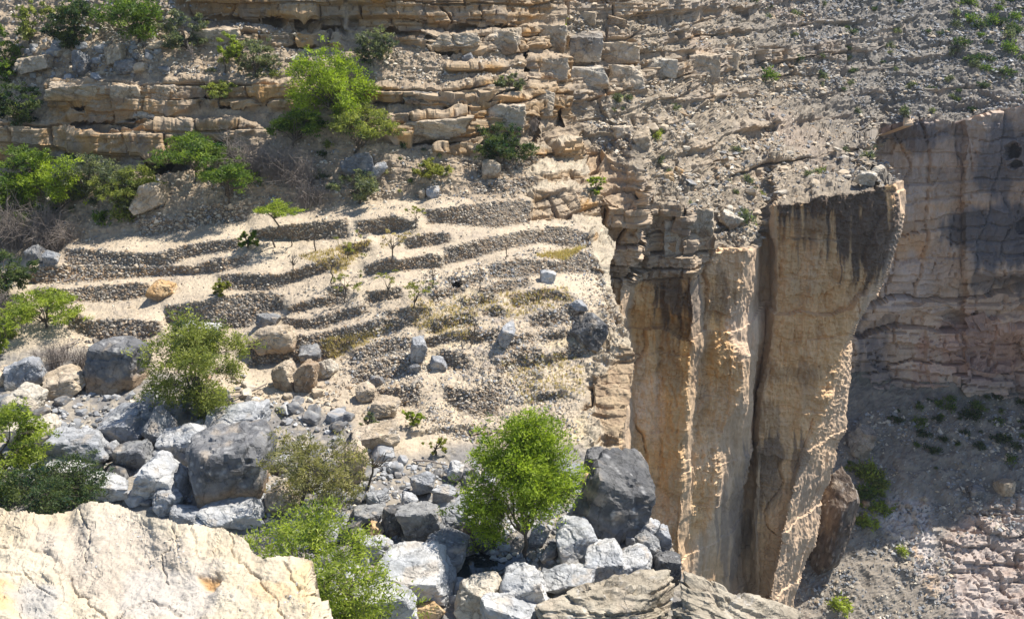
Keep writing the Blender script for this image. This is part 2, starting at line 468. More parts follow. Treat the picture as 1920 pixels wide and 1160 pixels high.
for k, (t, b, s) in enumerate(BANDS):
    m_ = stripmask(t, b, 3.0, k)
    S[m_] = s; band[m_] = 1
    # bench on top of each band
    x0, x1 = t[0][0], t[-1][0]
    bench = (PX >= x0) & (PX <= x1) & (PY < pl(t, PX) - 0) & (PY > pl(t, PX) - 8) & (band < 0.5)
    S[bench] = 0.15
for k, (t, b, sz, lab) in enumerate(WALLS):
    m_ = stripmask(t, b)
    S[m_] = 5; wallm[m_] = 1
brow = inpoly(PX + 4 * nzp, PY, [(1104, 706), (1141, 696), (1160, 650), (1200, 660), (1200, 741), (1180, 800), (1165, 840), (1136, 828), (1118, 770)])
S[brow] = 5.0; band[brow] = 1
S[inpoly(PX, PY, [(845, 1030), (900, 1020), (1000, 1030), (960, 1110), (830, 1110)])] = 0.0
bank = stripmask([(768, 812), (830, 799), (880, 796), (938, 800)], [(772, 820), (830, 812), (880, 820), (938, 812)])
S[bank] = 4.0
S = np.maximum(gblur(S, 1.0, 1), 0.0)
lnY = L.integrate(S, 800.0, 60.0)
lnY = gblur(cohere(lnY, 110, 18), 4, 1)
Y = np.exp(lnY)
# overhangs and hollows (a push away from the viewer, in metres)
def push(cx, cy, rx, ry, d):
    global Y
    r = ((PX - cx) / rx) ** 2 + ((PY - cy) / ry) ** 2 + 0.5 * nzp
    Y = Y + d * (1 - sstep(0.5, 1.15, r))
push(294, 312, 26, 20, 6.0); push(325, 310, 30, 14, 3.5); push(200, 236, 90, 7, 1.6); push(290, 226, 70, 6, 1.5); push(822, 271, 85, 5, 2.2)
push(512, 38, 10, 8, 2.5); push(570, 40, 14, 8, 2.0); push(495, 195, 14, 8, 2.5); push(390, 186, 10, 6, 1.5); push(856, 534, 10, 7, 1.2); push(900, 815, 26, 4, 0.5); push(885, 206, 60, 5, 1.2)
for hx, hy, hrx, hry, hd in [(150, 200, 22, 7, 1.8), (620, 60, 26, 5, 1.6), (760, 62, 40, 4, 1.5), (900, 52, 60, 4, 1.4), (850, 99, 60, 4, 1.6), (960, 100, 30, 4, 1.4), (740, 192, 40, 4, 1.6), (860, 184, 60, 4, 1.4), (60, 298, 40, 7, 1.5), (150, 290, 30, 6, 1.5), (380, 264, 40, 6, 1.6), (440, 200, 26, 6, 1.4), (945, 60, 6, 24, 1.2), (800, 80, 5, 16, 1.0), (912, 225, 5, 24, 1.4), (420, 40, 40, 5, 1.2), (580, 88, 40, 4, 1.2)]:
    push(hx, hy, hrx, hry, hd)
push(985, 120, 8, 40, 2.0); push(1000, 235, 10, 30, 1.6); push(1050, 215, 7, 22, 1.8)
L.band = band
P = L.place(Y)
n = L.normals(2.0)
steep = gblur(gblur(band, 1.2, 0), 1.2, 1)
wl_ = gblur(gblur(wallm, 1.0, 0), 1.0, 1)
up = sstep(0.25, 0.8, n[..., 2])
dA, tint = bedrock(P, 1.45, 4.2, 1.35, 0.6, 21, (0.015, 0.02), 0.5)
dB, tintB = bedrock(P, 0.42, 1.6, 0.34, 0.2, 22, (0.015, 0.02), 0.4)
f1 = fbm(P * 0.35, 4, 31); f2 = fbm(P * 1.6, 4, 32); f3 = fbm(P * 5.0, 3, 33)
flut = fbm(P * np.array([1.2, 1.2, 0.25]), 4, 37)
ochre_left = np.exp(-((PX - 250) / 330) ** 2) * sstep(330, 200, PY)      # weathered, fluted left cliff
hard = sstep(500, 800, PX + 0 * PY) + 0.45
hard = np.clip(hard, 0, 1)
disp = steep * (hard * (dA + dB) + (1 - hard) * (0.45 * dA + 0.6 * flut) + 0.25 * f1 + 0.12 * f2)
rub = np.clip(hillw + 0.5 * wadi, 0, 1) * (1 - steep)
terr = (1 - hillw) * (1 - wadi)
rough_terr = terr * np.clip(sstep(760, 900, PX) * sstep(520, 600, PY) + 0.35 * sstep(0.0, 0.5, f1), 0, 1)
disp += rub * (0.35 * f1 + 0.16 * f2 + 0.04 * f3 + 0.45 * dB + 0.25 * dA * sstep(700, 900, PX))
disp += terr * (0.04 * f2 + 0.03 * f3) + rough_terr * (0.14 * f2 + 0.05 * f3)
disp += wl_ * 0.05 * f3
edge_rock = inpoly(PX, PY, [(985, 270), (1140, 270), (1200, 700), (1140, 840), (1095, 840), (1100, 690), (1130, 560), (1110, 500), (1090, 420), (990, 420)])
er = gblur(gblur(edge_rock.astype(float), 3, 0), 3, 1)
disp *= 1 - 0.6 * gblur(brow.astype(float), 2, 1)
disp += er * (0.6 * dA + 0.5 * dB + 0.2 * f2) * (1 - 0.85 * steep)
L.P = P + n * disp[..., None]
nf = L.normals(0.7)
upf = sstep(0.2, 0.75, nf[..., 2])
# ---- colour of the ground itself
sand = mix((0.475, 0.395, 0.29), (0.385, 0.32, 0.24), sstep(-0.5, 0.7, f1))
sand = mix(sand, (0.30, 0.255, 0.21), 0.7 * sstep(0.15, 0.65, f2) * (0.35 + rough_terr))
straw = (0.52, 0.42, 0.25)
sand = mix(sand, straw, 0.6 * rough_terr * sstep(0.1, 0.6, fbm(P * 0.22, 3, 41)))
scree = mix((0.30, 0.235, 0.165), (0.38, 0.30, 0.21), sstep(-0.6, 0.6, f2))
scree = mix(scree, (0.19, 0.155, 0.125), 0.6 * sstep(0.0, 0.6, f3))
cl = mix((0.31, 0.205, 0.11), (0.38, 0.26, 0.145), sstep(-0.5, 0.6, f1))
cl = mix(cl, (0.25, 0.215, 0.18), 0.7 * sstep(-0.2, 0.7, fbm(P * np.array([0.5, 0.5, 0.3]), 4, 43)))
cl = mix(cl, (0.42, 0.24, 0.09), 0.75 * sstep(0.30, 0.7, fbm(P * np.array([0.4, 0.4, 0.5]), 3, 44)))
cl = mix(cl, (0.13, 0.105, 0.09), 0.7 * sstep(0.1, 0.7, flut) * sstep(-0.1, 0.5, fbm(P * 0.25, 2, 45)))
cl = cl * (0.80 + 0.4 * tint)[..., None]
cl = mix(cl, (0.40, 0.32, 0.225), 0.7 * upf)                 # dusty ledge tops
top_c = mix((0.43, 0.37, 0.275), (0.36, 0.30, 0.22), sstep(-0.4, 0.6, f2))
col = sand.copy()
col = mix(col, scree, np.clip(hillw, 0, 1))
col = mix(col, mix((0.19, 0.18, 0.17), (0.30, 0.265, 0.215), sstep(-0.3, 0.5, f2)), wadi)
col = mix(col, cl, steep)
col = mix(col, mix(top_c, cl, 1 - upf), er * (1 - steep))
col = mix(col, (0.15, 0.12, 0.09), 0.9 * wl_)  # earth between wall stones, darkened further to paint in the shade of deep joints
earth = inpoly(PX, PY, [(54, 501), (353, 499), (353, 512), (168, 526), (60, 530)]).astype(float)
col = mix(col, (0.30, 0.19, 0.10), 0.7 * earth)
brw = gblur(gblur(brow.astype(float), 1.5, 0), 1.5, 1)
col = mix(col, mix((0.27, 0.19, 0.12), (0.36, 0.27, 0.17), sstep(-0.5, 0.5, f2)), 0.8 * brw)
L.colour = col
SIL = [(1030, -60), (1058, 20), (1066, 60), (1070, 95), (1074, 130), (1072, 165), (1070, 205), (1092, 240), (1094, 282), (1107, 316), (1124, 385), (1137, 435), (1158, 458), (1146, 500), (1146, 533), (1164, 566), (1169, 613), (1184, 640), (1191, 671), (1189, 694), (1183, 741), (1170, 790), (1160, 830), (1185, 860), (1215, 930), (1215, 985), (1262, 1020), (1285, 1090), (1296, 1270)]
jx = 5 * fbm(np.stack([PY / 14, PY * 0, PY * 0], -1), 3, 77)
maskL = PX < plx(SIL, PY) + jx
# the sheet ends in a rock face along the brink: pull that face back and down out of sight
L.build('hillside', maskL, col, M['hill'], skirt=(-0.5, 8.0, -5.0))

# ================================================================== the middle slope and the great ochre buttresses
C = Sheet(1040, 2110, -40, 1230, 2.0)
PX, PY = C.PX, C.PY
cpx, cpy = PX, PY
RIM = [(1040, 262), (1090, 280), (1130, 300), (1165, 320), (1211, 338), (1216, 376), (1240, 385), (1290, 388), (1335, 392), (1340, 464), (1424, 464), (1436, 440), (1448, 386), (1500, 376), (1560, 366), (1600, 358), (1698, 338)]
FTOP = [(1540, 275), (1600, 262), (1645, 252), (1660, 238), (1740, 218), (1800, 228), (1812, 221), (1860, 207), (1920, 200), (2110, 188), (2300, 180)]
PLEATS = [
    ([(1040, 270), (1040, 1200)], 92.0),
    ([(1208, 300), (1203, 400), (1205, 450), (1172, 535), (1170, 560), (1165, 1200)], 91.5),
    ([(1216, 300), (1208, 400), (1212, 450), (1185, 535), (1182, 560), (1180, 1200)], 95.6),
    ([(1228, 300), (1234, 400), (1234, 450), (1236, 535), (1236, 560), (1236, 1200)], 96.6),
    ([(1290, 300), (1292, 470), (1298, 520), (1300, 560), (1303, 600), (1302, 640), (1295, 680), (1288, 740), (1282, 800), (1278, 900), (1275, 1000), (1278, 1200)], 95.4),
    ([(1306, 300), (1308, 470), (1311, 520), (1316, 560), (1322, 590), (1324, 650), (1312, 690), (1302, 740), (1298, 800), (1296, 900), (1290, 1000), (1290, 1200)], 97.4),
    ([(1336, 300), (1336, 470), (1336, 520), (1338, 560), (1340, 640), (1330, 700), (1324, 800), (1316, 900), (1304, 1000), (1296, 1200)], 97.9),
    ([(1398, 300), (1403, 455), (1397, 540), (1370, 610), (1372, 640), (1396, 668), (1388, 742), (1362, 804), (1350, 845), (1348, 928), (1340, 970), (1318, 1011), (1305, 1065), (1300, 1200)], 98.6),
    ([(1416, 300), (1416, 455), (1414, 560), (1416, 640), (1410, 680), (1406, 742), (1405, 804), (1400, 866), (1388, 912), (1367, 961), (1364, 1106), (1362, 1200)], 101.4),
    ([(1430, 300), (1430, 400), (1433, 455), (1436, 560), (1433, 640), (1424, 700), (1413, 763), (1408, 878), (1402, 970), (1404, 1052), (1402, 1200)], 106.5),
    ([(1449, 300), (1449, 385), (1453, 440), (1454, 560), (1446, 640), (1437, 700), (1426, 763), (1420, 878), (1414, 970), (1418, 1052), (1416, 1200)], 103.3),
    ([(1570, 300), (1570, 600), (1530, 760), (1500, 860), (1470, 980), (1440, 1100), (1425, 1200)], 103.6),
    ([(1680, 300), (1686, 400), (1660, 500), (1618, 590), (1590, 640), (1558, 740), (1532, 800), (1500, 870), (1480, 930), (1460, 1000), (1440, 1060), (1418, 1160), (1414, 1200)], 104.6),
    ([(1712, 300), (1712, 345), (1706, 400), (1690, 475), (1668, 540), (1624, 610), (1612, 650), (1606, 700), (1600, 745), (1590, 800), (1574, 860), (1562, 920), (1545, 980), (1528, 1030), (1512, 1080), (1492, 1140), (1474, 1200)], 112.5),
]
Yf = np.zeros(PX.shape)
for j, y in enumerate(C.y):
    xs = np.array([float(plx(p, y)) for p, _ in PLEATS]); ys = np.array([v for _, v in PLEATS]) - 0.006 * max(0.0, y - 560.0); ys[-2:] -= 0.009 * max(0.0, y - 640.0)      # the wall leans back towards its foot
    for i in range(1, len(xs)): xs[i] = max(xs[i], xs[i - 1] + 1.0)
    Yf[j] = np.interp(C.x, xs, ys)
rim = np.where(C.x <= 1698, pl(RIM, C.x), pl(FTOP, C.x))
rim = rim + 3 * fbm(np.stack([C.x / 15, C.x * 0, C.x * 0], -1), 3, 12)
nzp = fbm(np.stack([PX / 70, PY / 40, PX * 0], -1), 3, 5)
S = np.full(PX.shape, 0.55)
Ebelow = PY > np.interp(PX, [1040, 1200, 1400, 1640, 2110], [150, 210, 170, 235, 235])
S[Ebelow & (PX > 1400)] = 0.10
S[Ebelow & (PX <= 1400)] = 0.45
S = gblur(gblur(S, 8, 0), 12, 1)
CB = [  # rock bands on the middle and far slope
    ([(1040, -10), (1180, -6), (1330, 10)], [(1040, 20), (1180, 40), (1330, 40)], 4),
    ([(1070, 62), (1140, 52), (1200, 60)], [(1070, 120), (1140, 118), (1200, 112)], 5),
    ([(1068, 128), (1140, 126), (1205, 120), (1262, 112), (1300, 104), (1385, 96)], [(1068, 166), (1140, 172), (1205, 162), (1262, 142), (1300, 160), (1385, 124)], 6),
    ([(1060, 170), (1140, 172), (1205, 160)], [(1060, 200), (1140, 190), (1205, 180)], 5),
    ([(1205, 96), (1300, 92), (1385, 82)], [(1205, 108), (1300, 104), (1385, 94)], 3),
    ([(1400, 92), (1500, 84), (1600, 74), (1715, 36)], [(1400, 120), (1500, 118), (1600, 120), (1715, 54)], 4),
    ([(1490, 186), (1560, 178), (1650, 166)], [(1490, 192), (1560, 190), (1650, 180)], 4),
    ([(1370, 236), (1420, 232), (1460, 226)], [(1370, 252), (1420, 254), (1460, 234)], 4),
    ([(1380, 316), (1450, 302), (1550, 285), (1640, 276)], [(1380, 328), (1420, 334), (1500, 308), (1560, 296), (1640, 288)], 4),
    ([(1270, 270), (1340, 268)], [(1270, 284), (1340, 290)], 4),
    ([(1300, 395), (1400, 408)], [(1300, 400), (1400, 426)], 2),
    ([(1240, 180), (1330, 176), (1400, 168)], [(1240, 194), (1330, 190), (1400, 178)], 5),
    ([(1450, 140), (1560, 136), (1680, 120)], [(1450, 150), (1560, 146), (1680, 130)], 5),
    ([(1700, 110), (1800, 96)], [(1700, 118), (1800, 104)], 5),
    ([(1500, 222), (1600, 212)], [(1500, 232), (1600, 221)], 5),
    ([(1250, 58), (1330, 60), (1400, 54)], [(1250, 76), (1330, 76), (1400, 68)], 5),
    ([(1330, 18), (1450, 12)], [(1330, 30), (1450, 24)], 5),
    ([(1180, 222), (1262, 230)], [(1180, 232), (1262, 240)], 5),
    ([(1290, 302), (1372, 298)], [(1290, 314), (1372, 308)], 5),
    ([(1720, 170), (1840, 160)], [(1720, 178), (1840, 168)], 5),
    ([(1460, 40), (1560, 34), (1640, 44)], [(1460, 48), (1560, 44), (1640, 54)], 3),
]
band = np.zeros(PX.shape)
for k, (t, b, s) in enumerate(CB):
    m_ = stripmask(t, b, 4.0, 40 + k)
    S[m_] = s; band[m_] = 1
chute = inpoly(PX, PY, [(1426, 440), (1438, 500), (1440, 575), (1450, 575), (1454, 520), (1449, 386), (1440, 386)])
face = PY > rim[None, :]
Yrim = np.array([Yf[C.row(r), i] for i, r in enumerate(rim)])
far_x = sstep(1590, 1700, C.x)
Yst = np.where(C.x > 1698, 142.0, Yrim)
lnY = C.integrate(S, rim, Yst)
# columns behind the point of the great buttress also start on the far rim
lnG = C.integrate(S, np.where(C.x >= 1540, pl(FTOP, C.x), rim), np.where(C.x >= 1540, 142.0, Yrim))
wG = sstep(1560, 1660, PX) * (PY < pl(FTOP, PX) + 3)
lnY = np.where(PX > 1640, np.where(PY < pl(FTOP, PX) + 14, lnG, lnY), lnY + (lnG - lnY) * np.where(PX >= 1560, wG, 0))
ext = np.where(PX > 1640, lnG, lnY)
co = gblur(cohere(ext, 50, 14), 4, 1)
tgt = np.log(np.where(C.x > 1640, 142.0, Yrim))
start = np.where(C.x > 1640, pl(FTOP, C.x), rim)
cs = np.array([co[C.row(r), i] for i, r in enumerate(start)])
off = gblur((tgt - cs)[None, :], 2, 1)[0]
co = co + off[None, :] * np.exp(-np.maximum(start[None, :] - PY, 0) / 70.0)
wj = 1 - sstep(1060, 1170, PX)
Ly = np.log(L.Y[np.clip(((PY - L.y[0]) / 2).astype(int), 0, len(L.y) - 1), np.clip(((PX - L.x[0]) / 2).astype(int), 0, len(L.x) - 1)] + 1.0)
co = np.where(PY < 262, co + (Ly - co) * wj * sstep(262, 200, PY), co)
Ysl = np.exp(np.where((PX > 1640) & (PY > 290), lnY, co))
Y = np.where(face & (PX <= 1712), Yf, Ysl)
SIL = [(1030, -60), (1058, 20), (1066, 60), (1070, 95), (1074, 130), (1072, 165), (1070, 205), (1092, 240), (1094, 282), (1107, 316), (1124, 385), (1137, 435), (1158, 458), (1146, 500), (1146, 533), (1164, 566), (1169, 613), (1184, 640), (1191, 671), (1189, 694), (1183, 741), (1170, 790), (1160, 830), (1185, 860), (1215, 930), (1215, 985), (1262, 1020), (1285, 1090), (1296, 1270)]
back = np.exp(Ly) + 1.2
wb = sstep(130, 0, PX - plx(SIL, PY))
Y = np.where(back > Y, Y + (back - Y) * wb, Y)
Y = gblur(Y, 0.8, 1)
C.band = band
P = C.place(Y)
n = C.normals(1.5)
fw = (face & (PX <= 1712)).astype(float)
fw = gblur(gblur(fw, 1.2, 0), 1.0, 1)
steep = gblur(gblur(band, 1.2, 0), 1.2, 1)
dA, tint = bedrock(P, 1.7, 3.8, 1.5, 0.9, 61, (-0.02, 0.02), 0.7)
dB, tintB = bedrock(P, 0.45, 1.5, 0.32, 0.2, 62, (-0.02, 0.02), 0.5)
f1 = fbm(P * 0.22, 4, 71); f2 = fbm(P * 1.1, 4, 72); f3 = fbm(P * 4.0, 3, 73)
flut = fbm(P * np.array([0.9, 0.9, 0.10]), 4, 75)
flut2 = fbm(P * np.array([2.6, 2.6, 0.35]), 3, 76)
kb, fb = beds(P, 5.5, 81, (0.05, 0.02), 1.2, 0.06)
brkn = sstep(0.0, 0.35, fbm(P * np.array([0.25, 0.25, 0.6]), 3, 83))
beddep = -0.35 * (fb < 0.05) * (r1(kb, 3) > 0.35) * brkn + 0.35 * (r1(kb, 4) - 0.5)
dL, tintL = bedrock(P + 0.8 * fbm(P * 0.15, 3, 84)[..., None], 17.0, 5.0, 1.0, 0.9, 63, (0.05, 0.0), 2.0)
dM, tintM = bedrock(P, 3.0, 2.6, 0.35, 0.3, 64, (0.06, 0.0), 1.5)
upper = inpoly(PX, PY, [(1040, 260), (1211, 330), (1345, 380), (1345, 470), (1300, 520), (1180, 530), (1040, 560)]).astype(float)
upper = gblur(gblur(upper, 4, 0), 4, 1)
edgew = gblur(sstep(0.022, 0.06, np.abs(np.gradient(gblur(Yf, 1.5, 1), axis=1)) / 2), 1.5, 1)
flake = fbm(P * np.array([5.0, 5.0, 0.40]), 3, 77)
disp = fw * ((1 - upper) * (0.25 * flut + 0.12 * flut2 + 0.4 * f1 + beddep + (1 - edgew) * (0.24 * f2 + 0.12 * f3 + 0.55 * dL + 0.5 * dM + 0.25 * dB) + edgew * (0.05 * flake + 0.015 * f3 + 0.16 * dL)) + upper * (dA + 0.9 * dB + 0.3 * f2 + 0.3 * f1))
slopew = 1 - fw
disp += slopew * (1 - steep) * (0.7 * f1 + 0.30 * f2 + 0.08 * f3 + 0.75 * dB + 0.45 * dA) + slopew * steep * (dA + dB + 0.2 * f2)
# rough lit scree on the steps of the buttresses
C.P = P + n * disp[..., None]
# chute and spall strips get a broken surface
nf = C.normals(0.7)
upf = sstep(0.25, 0.75, nf[..., 2])
scree = mix((0.26, 0.215, 0.16), (0.34, 0.28, 0.205), sstep(-0.5, 0.6, f2))
scree = mix(scree, (0.17, 0.15, 0.13), 0.6 * sstep(0.0, 0.6, f3))
greyer = sstep(1350, 1750, PX + 0.8 * (250 - PY))
scree = mix(scree, (0.165, 0.155, 0.14), 0.8 * greyer)
pink = sstep(0.0, 0.6, fbm(P * 0.08, 2, 90)) * sstep(1640, 1400, PX)
scree = mix(scree, (0.36, 0.275, 0.22), 0.45 * pink)
cl = mix((0.32, 0.25, 0.18), (0.39, 0.30, 0.21), sstep(-0.5, 0.6, f1)) * (0.78 + 0.44 * tint)[..., None]
cl = mix(cl, (0.24, 0.215, 0.19), 0.6 * sstep(-0.1, 0.6, fbm(P * 0.5, 3, 91)))
cl = mix(cl, (0.40, 0.25, 0.12), 0.6 * sstep(0.3, 0.7, fbm(P * np.array([0.3, 0.3, 0.4]), 3, 92)))
cl = mix(cl, (0.24, 0.225, 0.205), 0.6 * greyer)
cl = mix(cl, scree * 1.1, 0.8 * upf)
# buttress rock
och = mix((0.38, 0.255, 0.125), (0.40, 0.295, 0.175), sstep(-0.6, 0.6, f1))
och = mix(och, (0.38, 0.23, 0.08), 0.8 * sstep(0.05, 0.6, fbm(P * np.array([0.35, 0.35, 0.06]), 3, 94)) * sstep(1420, 1250, PX))
och = mix(och, (0.42, 0.345, 0.265), 0.8 * sstep(-0.15, 0.6, fbm(P * np.array([0.12, 0.12, 0.10]), 3, 95)))
och = mix(och, (0.20, 0.165, 0.13), 0.45 * sstep(0.15, 0.65, fbm(P * np.array([0.45, 0.45, 0.09]), 4, 96)))
och = mix(och, (0.40, 0.30, 0.205), 0.42 * sstep(1312, 1400, PX))
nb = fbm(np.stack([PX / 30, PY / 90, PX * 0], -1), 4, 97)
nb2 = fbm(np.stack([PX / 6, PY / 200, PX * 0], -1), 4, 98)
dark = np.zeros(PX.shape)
for cx, cy, rx, ry, a in [(1270, 560, 42, 52, .9), (1215, 522, 60, 14, .8), (1275, 620, 30, 30, .5), (1580, 375, 150, 52, 1.0), (1630, 430, 70, 80, 1.0), (1530, 420, 60, 60, .6), (1455, 855, 60, 45, .95), (1480, 915, 70, 50, .7), (1350, 570, 30, 60, .5), (1250, 660, 30, 90, .35), (1385, 1010, 30, 100, .8), (1440, 790, 30, 30, .4), (1500, 700, 60, 20, .35)]:  # dark stains; the tall blob in the gully paints in the shade there
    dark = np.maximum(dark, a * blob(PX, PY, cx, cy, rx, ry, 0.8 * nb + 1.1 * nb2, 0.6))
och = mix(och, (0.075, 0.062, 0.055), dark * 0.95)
och = mix(och, (0.45, 0.37, 0.30), 0.6 * blob(PX, PY, 1395, 610, 34, 60, nb) + 0.5 * blob(PX, PY, 1215, 760, 40, 60, nb) + 0.55 * blob(PX, PY, 1225, 960, 50, 50, nb))
lowp = sstep(700, 1000, PY) * sstep(1400, 1470, PX)
och = mix(och, (0.40, 0.315, 0.235), 0.5 * lowp)
och = mix(och, (0.23, 0.21, 0.19), 0.5 * (fb < 0.06) * (r1(kb, 3) > 0.35) * brkn)
och = och * (0.88 + 0.24 * tintL)[..., None] * (0.93 + 0.14 * tintM)[..., None]
och = och * np.array([1.70, 1.50, 1.28])
och = mix(och, (0.42, 0.345, 0.275), 0.5 * edgew)
och = mix(och, cl, 0.85 * upper)
col = mix(scree, cl, steep)
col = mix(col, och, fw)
col = mix(col, (0.44, 0.37, 0.29), 0.55 * gblur(gblur(chute.astype(float), 1.5, 0), 0.8, 1) * sstep(-0.5, 0.3, f2))
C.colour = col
silC = [(1640, 256), (1640, 300), (1668, 318), (1698, 338), (1697, 380), (1682, 470), (1660, 533), (1640, 562), (1614, 602), (1601, 632), (1597, 680), (1591, 740), (1580, 800), (1566, 850), (1555, 900), (1540, 960), (1525, 1020), (1510, 1070), (1490, 1125), (1465, 1240)]
jx = 1.5 * fbm(np.stack([PY / 22, PY * 0, PY * 0], -1), 3, 78)
maskC = np.where(PY < 262, True, PX < plx(silC, PY) + jx) & ((PX < 1640) | (PY < pl(FTOP, PX) + 10) | (PY > 290))
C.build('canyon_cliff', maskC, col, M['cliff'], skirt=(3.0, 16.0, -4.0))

# ================================================================== the far wall
Fs = Sheet(1520, 2300, 170, 860, 3.0)
PX, PY = Fs.PX, Fs.PY
Yx = np.interp(Fs.x, [1520, 1640, 1760, 1806, 1814, 1920, 2000, 2060, 2080, 2110, 2300], [138.5, 138, 137.5, 137.5, 136, 135.5, 132, 126.5, 125.5, 127, 134])
lowbulge = sstep(600, 760, PY)
Y = np.broadcast_to(Yx, PX.shape).copy()
Y -= 2.5 * lowbulge
Y += 2.0 * blob(PX, PY, 1840, 560, 110, 45, 0 * PX) + 2.5 * blob(PX, PY, 1870, 650, 70, 40, 0 * PX)
Y += 3.5 * blob(PX, PY, 1900, 284, 11, 12, 0 * PX) + 2.0 * blob(PX, PY, 1905, 308, 8, 7, 0 * PX) + 1.5 * blob(PX, PY, 1918, 425, 8, 12, 0 * PX)
P = Fs.place(Y); n = Fs.normals(1.5)
dA, tint = bedrock(P, 2.2, 7.0, 1.3, 0.9, 121, (-0.07, 0.0), 1.6)
dB, _ = bedrock(P, 0.9, 5.0, 0.35, 0.5, 122, (-0.07, 0.0), 1.2)
f1 = fbm(P * 0.16, 4, 131); f2 = fbm(P * 0.9, 4, 132); f3 = fbm(P * 3.0, 3, 133)
flut = fbm(P * np.array([0.6, 0.6, 0.08]), 4, 134)
strat = sstep(470, 540, PY)
dV, tintV = bedrock(P, 26.0, 5.5, 2.2, 0.9, 123, (-0.07, 0.0), 1.0)
Fs.P = P + n * (0.55 * dV + strat * (dA + dB) + (1 - strat) * (0.5 * flut + 0.35 * dA + 0.3 * dB) + 0.6 * f1 + 0.2 * f2 + 0.08 * f3)[..., None]
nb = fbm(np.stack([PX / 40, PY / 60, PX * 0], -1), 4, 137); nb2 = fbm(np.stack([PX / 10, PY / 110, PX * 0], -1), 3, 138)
col = mix((0.36, 0.275, 0.21), (0.42, 0.325, 0.245), sstep(-0.5, 0.5, f1))
col = mix(col, (0.42, 0.27, 0.15), 0.7 * blob(PX, PY, 1700, 460, 45, 45, nb) + 0.6 * blob(PX, PY, 1700, 275, 40, 45, nb) + 0.5 * blob(PX, PY, 1800, 385, 130, 10, nb))
col = mix(col, (0.34, 0.215, 0.165), 0.7 * blob(PX, PY, 1840, 650, 110, 75, nb) + 0.5 * blob(PX, PY, 1740, 690, 25, 80, nb))
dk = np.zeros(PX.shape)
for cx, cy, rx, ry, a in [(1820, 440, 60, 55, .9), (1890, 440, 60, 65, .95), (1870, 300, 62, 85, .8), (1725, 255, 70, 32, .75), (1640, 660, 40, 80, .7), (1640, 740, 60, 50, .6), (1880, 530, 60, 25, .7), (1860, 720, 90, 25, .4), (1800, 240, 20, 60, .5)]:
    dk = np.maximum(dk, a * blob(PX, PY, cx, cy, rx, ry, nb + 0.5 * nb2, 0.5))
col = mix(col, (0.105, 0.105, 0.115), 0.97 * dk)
col = col * (0.85 + 0.3 * tint)[..., None]
col = mix(col, (0.42, 0.36, 0.32), 0.6 * blob(PX, PY, 1690, 530, 50, 55, nb) + 0.4 * blob(PX, PY, 1700, 350, 40, 60, nb))
col = col * np.array([1.28, 1.27, 1.29])
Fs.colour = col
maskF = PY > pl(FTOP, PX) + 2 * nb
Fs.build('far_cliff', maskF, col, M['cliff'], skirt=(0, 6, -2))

# ================================================================== the valley floor below
H = Sheet(1400, 2220, 690, 1240, 3.0)
PX, PY = H.PX, H.PY
nzp = fbm(np.stack([PX / 60, PY / 60, PX * 0], -1), 3, 6)
S = np.full(PX.shape, 0.66)
outc = inpoly(PX + 8 * nzp, PY + 8 * nzp, [(1768, 1010), (1800, 985), (1860, 940), (2110, 880), (2110, 1240), (1800, 1240), (1790, 1160), (1772, 1090)]).astype(float)
pale = inpoly(PX + 6 * nzp, PY + 6 * nzp, [(1640, 960), (1680, 925), (1745, 930), (1750, 1000), (1755, 1080), (1772, 1130), (1740, 1110), (1700, 1040), (1660, 1000)]).astype(float)
outw = gblur(gblur(outc, 3, 0), 3, 1); palew = gblur(gblur(pale, 3, 0), 3, 1)
kk = ((PY + 0.28 * PX) % 46) < 26
S[(outc > 0.5) & kk] = 2.2
S[(outc > 0.5) & ~kk] = 0.35
lnY = gblur(cohere(H.integrate(S, 745.0, 134.0), 40, 14), 5, 1)
Y = np.exp(lnY)
P = H.place(Y); n = H.normals(2)
f1 = fbm(P * 0.15, 4, 171); f2 = fbm(P * 0.9, 4, 172); f3 = fbm(P * 3.2, 3, 173)
dA, tint = bedrock(P, 1.8, 4.5, 1.2, 0.8, 161, (0.12, 0.0), 1.0)
dB, _ = bedrock(P, 0.6, 2.0, 0.45, 0.3, 162, (0.12, 0.0), 0.8)
H.P = P + n * (0.9 * f1 + 0.3 * f2 + 0.13 * f3 + outw * (dA + dB) + palew * (0.4 * dA + 0.8 * dB) + (1 - outw) * 0.15 * dB)[..., None]
col = mix((0.19, 0.17, 0.145), (0.26, 0.23, 0.19), sstep(-0.5, 0.6, f2))
col = mix(col, (0.17, 0.16, 0.15), 0.6 * sstep(0.0, 0.6, f3))
col = mix(col, (0.25, 0.215, 0.175), 0.6 * sstep(950, 1050, PY) * (1 - outw))
col = mix(col, mix((0.36, 0.30, 0.26), (0.46, 0.40, 0.36), tint), 0.9 * np.clip(outw, 0, 1))
col = mix(col, mix((0.30, 0.215, 0.17), (0.44, 0.37, 0.33), sstep(-0.4, 0.4, f1 + f2)), 0.5 * outw)
col = mix(col, mix((0.50, 0.45, 0.42), (0.47, 0.35, 0.25), sstep(0.0, 0.6, f2)), 0.9 * palew)
shrubby = sstep(0.1, 0.6, fbm(P * 0.1, 3, 190)) * sstep(930, 800, PY)
col = mix(col, (0.11, 0.115, 0.085), 0.5 * shrubby)
H.colour = col
H.build('valley_slope', PX < 99999, col, M['cliff'], skirt=(0, 2, -6))

